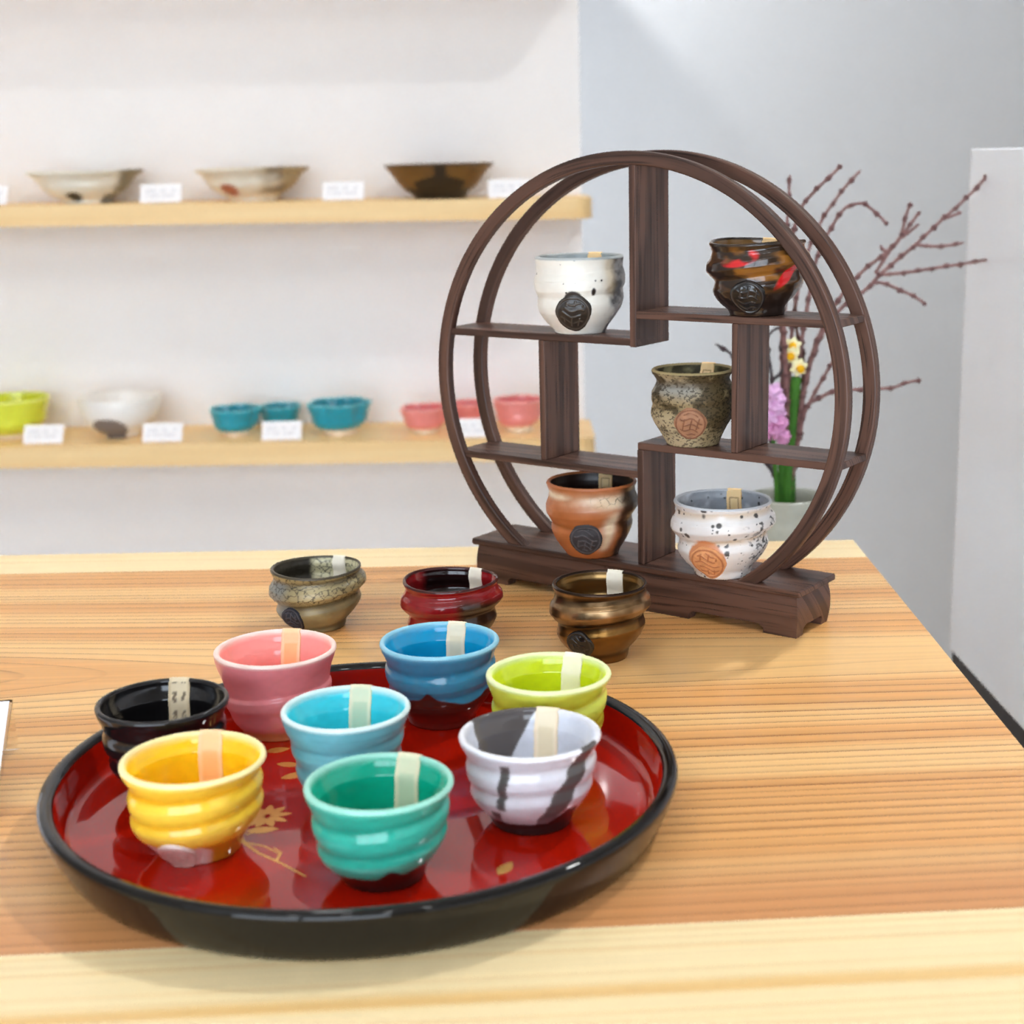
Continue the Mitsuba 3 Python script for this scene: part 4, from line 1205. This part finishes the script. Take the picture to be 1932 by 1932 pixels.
FS = np.array([.0112, -.05, .0058])
_add = add


def add(key, mesh, *a, **k):            # the flowers were laid out around another point: move them to the vase
    mesh = mesh.copy(); mesh.vertices = np.asarray(mesh.vertices) + FS
    return _add(key, mesh, *a, **k)


# daffodils: one thick green bunch of stems with three yellow flowers
GR = lambda v, s: mixc(lin(74, 128, 44), lin(44, 92, 32), vn(v, 90, s))
say('daffodil', 'yellow and white daffodil with a thick green stem in the vase behind the stand', 'flower')


def blade(pts, w, th=.0016):
    P, S = resample(pts, .004); n = len(P)
    prof = np.sin(np.linspace(.35, 1, n) * PI) ** .4 * .5 + .5
    prof[-4:] *= np.array([.9, .75, .5, .15])
    V = []
    for k in range(8):
        a = k * PI / 4
        V.append(P + np.c_[np.cos(a) * w / 2 * prof, np.sin(a) * th * prof, 0 * prof])
    V = np.stack(V, 1).reshape(-1, 3)
    f = []
    for i in range(n - 1):
        for j in range(8):
            p, q, r_, t_ = i * 8 + j, i * 8 + (j + 1) % 8, (i + 1) * 8 + (j + 1) % 8, (i + 1) * 8 + j
            f += [[p, q, r_], [p, r_, t_]]
    return trimesh.Trimesh(V, f, process=False)


st = tube(*(lambda P: (P[0], np.linspace(.0042, .0048, len(P[0]))))(resample([(.250, 1.447, -.085), (.2495, 1.444, -.02), (.252, 1.441, .04), (.2555, 1.438, .094)], .006)), 12)
add('daffodil__stem', st, 'petal', smooth=True, color=GR(st.vertices, 1))
for i, pts in enumerate(([(.247, 1.452, -.085), (.2475, 1.45, -.02), (.2505, 1.446, .03), (.2515, 1.445, .062)], [(.254, 1.449, -.085), (.2545, 1.448, -.02), (.2535, 1.446, .03), (.2562, 1.445, .08)], [(.245, 1.446, -.085), (.2455, 1.444, -.02), (.2435, 1.441, .015), (.242, 1.440, .04)])):
    m = blade(pts, .0085)
    add('daffodil__leaf' + (f'_{i:03d}' if i else ''), m, 'petal', smooth=True, color=GR(m.vertices, 4 + i) * .9)


def flower(key, c, d, R, cup_r):
    d = np.array(d, float); d /= np.linalg.norm(d)
    a = np.cross(d, [0, 0, 1]); a /= np.linalg.norm(a); b = np.cross(d, a)
    ms = []
    for k in range(6):
        t = k * PI / 3 + .3
        u = math.cos(t) * a + math.sin(t) * b; v = np.cross(d, u)
        s = np.linspace(0, 1, 8); w = R * .36 * np.sin(PI * np.clip(s * .92 + .06, 0, 1)) ** .7
        mid = np.array(c) + np.outer(s * R, u) + np.outer(.12 * R * s ** 2, -d)
        V = np.vstack([mid - np.outer(w, v), mid + np.outer(w, v), mid + d * .0006 - np.outer(w * .6, v), mid + d * .0006 + np.outer(w * .6, v)])
        n = 8; f = []
        for i in range(n - 1):
            f += [[i, i + 1, n + i + 1], [i, n + i + 1, n + i], [2 * n + i, 3 * n + i + 1, 2 * n + i + 1], [2 * n + i, 3 * n + i, 3 * n + i + 1]]
            f += [[i, 2 * n + i + 1, i + 1], [i, 2 * n + i, 2 * n + i + 1], [n + i, n + i + 1, 3 * n + i + 1], [n + i, 3 * n + i + 1, 3 * n + i]]
        ms.append(trimesh.Trimesh(V, f, process=False))
    m = join(*ms)
    add(key, m, 'petal', smooth=False, color=np.tile(lin(240, 238, 190), (len(m.vertices), 1)), label='pale flower petals with a yellow cup')
    P = np.array([np.array(c) + d * x for x in (0, .25 * cup_r, .9 * cup_r, 1.5 * cup_r, 1.55 * cup_r, .9 * cup_r)])
    tb = tube(P + np.array([[0, 0, 1e-6 * i] for i in range(6)]), [cup_r * .5, cup_r * .75, cup_r * .85, cup_r * 1.05, cup_r * .85, cup_r * .3], 14)
    v, f = np.asarray(tb.vertices), np.asarray(tb.faces)
    add(key + '__corona', tb, 'petal', smooth=True, color=np.tile(lin(246, 186, 22), (len(v), 1)), label='yellow trumpet')


flower('daffodil__flower', (.2515, 1.437, .1235), (-.2, -1, .15), .0085, .0032)
flower('daffodil__flower_001', (.2495, 1.432, .1155), (-.3, -1, -.1), .0080, .0036)
flower('daffodil__flower_002', (.2565, 1.430, .1040), (.15, -1, -.15), .0090, .0036)
PD = [((.2515, 1.441, .122), 0), ((.2505, 1.437, .115), 1), ((.2565, 1.434, .104), 2)]
for i, (c, s) in enumerate(PD):
    P, _ = resample([(.2555, 1.438, .090), (.2560, 1.4395, .097 if i == 2 else .105), c], .003)
    m = tube(P, .0010, 8)
    add('daffodil__flower_stalk' + (f'_{i:03d}' if i else ''), m, 'petal', smooth=True, color=GR(m.vertices, 9))

# pink hyacinth beside it
say('hyacinth', 'pink and lilac flower spike in the vase behind the right divider of the stand', 'flower')
P, _ = resample([(.240, 1.440, -.085), (.2385, 1.437, -.02), (.2345, 1.430, .03), (.2300, 1.425, .085)], .005)
m = tube(P, .0020, 8)
add('hyacinth__stem', m, 'petal', smooth=True, color=GR(m.vertices, 3))
k = 0
for i in range(17):
    h = i / 16
    a = i * 2.4
    c = np.array([.2350 - .004 * h, 1.430 - .004 * h, .040 + .044 * h]) + np.array([math.cos(a), math.sin(a), 0]) * .0075 * (1 - .45 * h)
    s = trimesh.creation.icosphere(2, 1.0)
    vv = np.asarray(s.vertices)
    lob = 1 + .28 * np.cos(5 * np.arctan2(vv[:, 2], vv[:, 0] * math.sin(a) - vv[:, 1] * math.cos(a)))
    s.vertices = vv * lob[:, None] * [.0064, .0064, .0062] + c
    col = lin(232, 186, 228) if i > 5 else lin(222, 156, 202)
    add('hyacinth__floret' + (f'_{k:03d}' if k else ''), s, 'petal', smooth=True, color=np.tile(col * (.9 + .2 * rng.random()), (len(s.vertices), 1))); k += 1
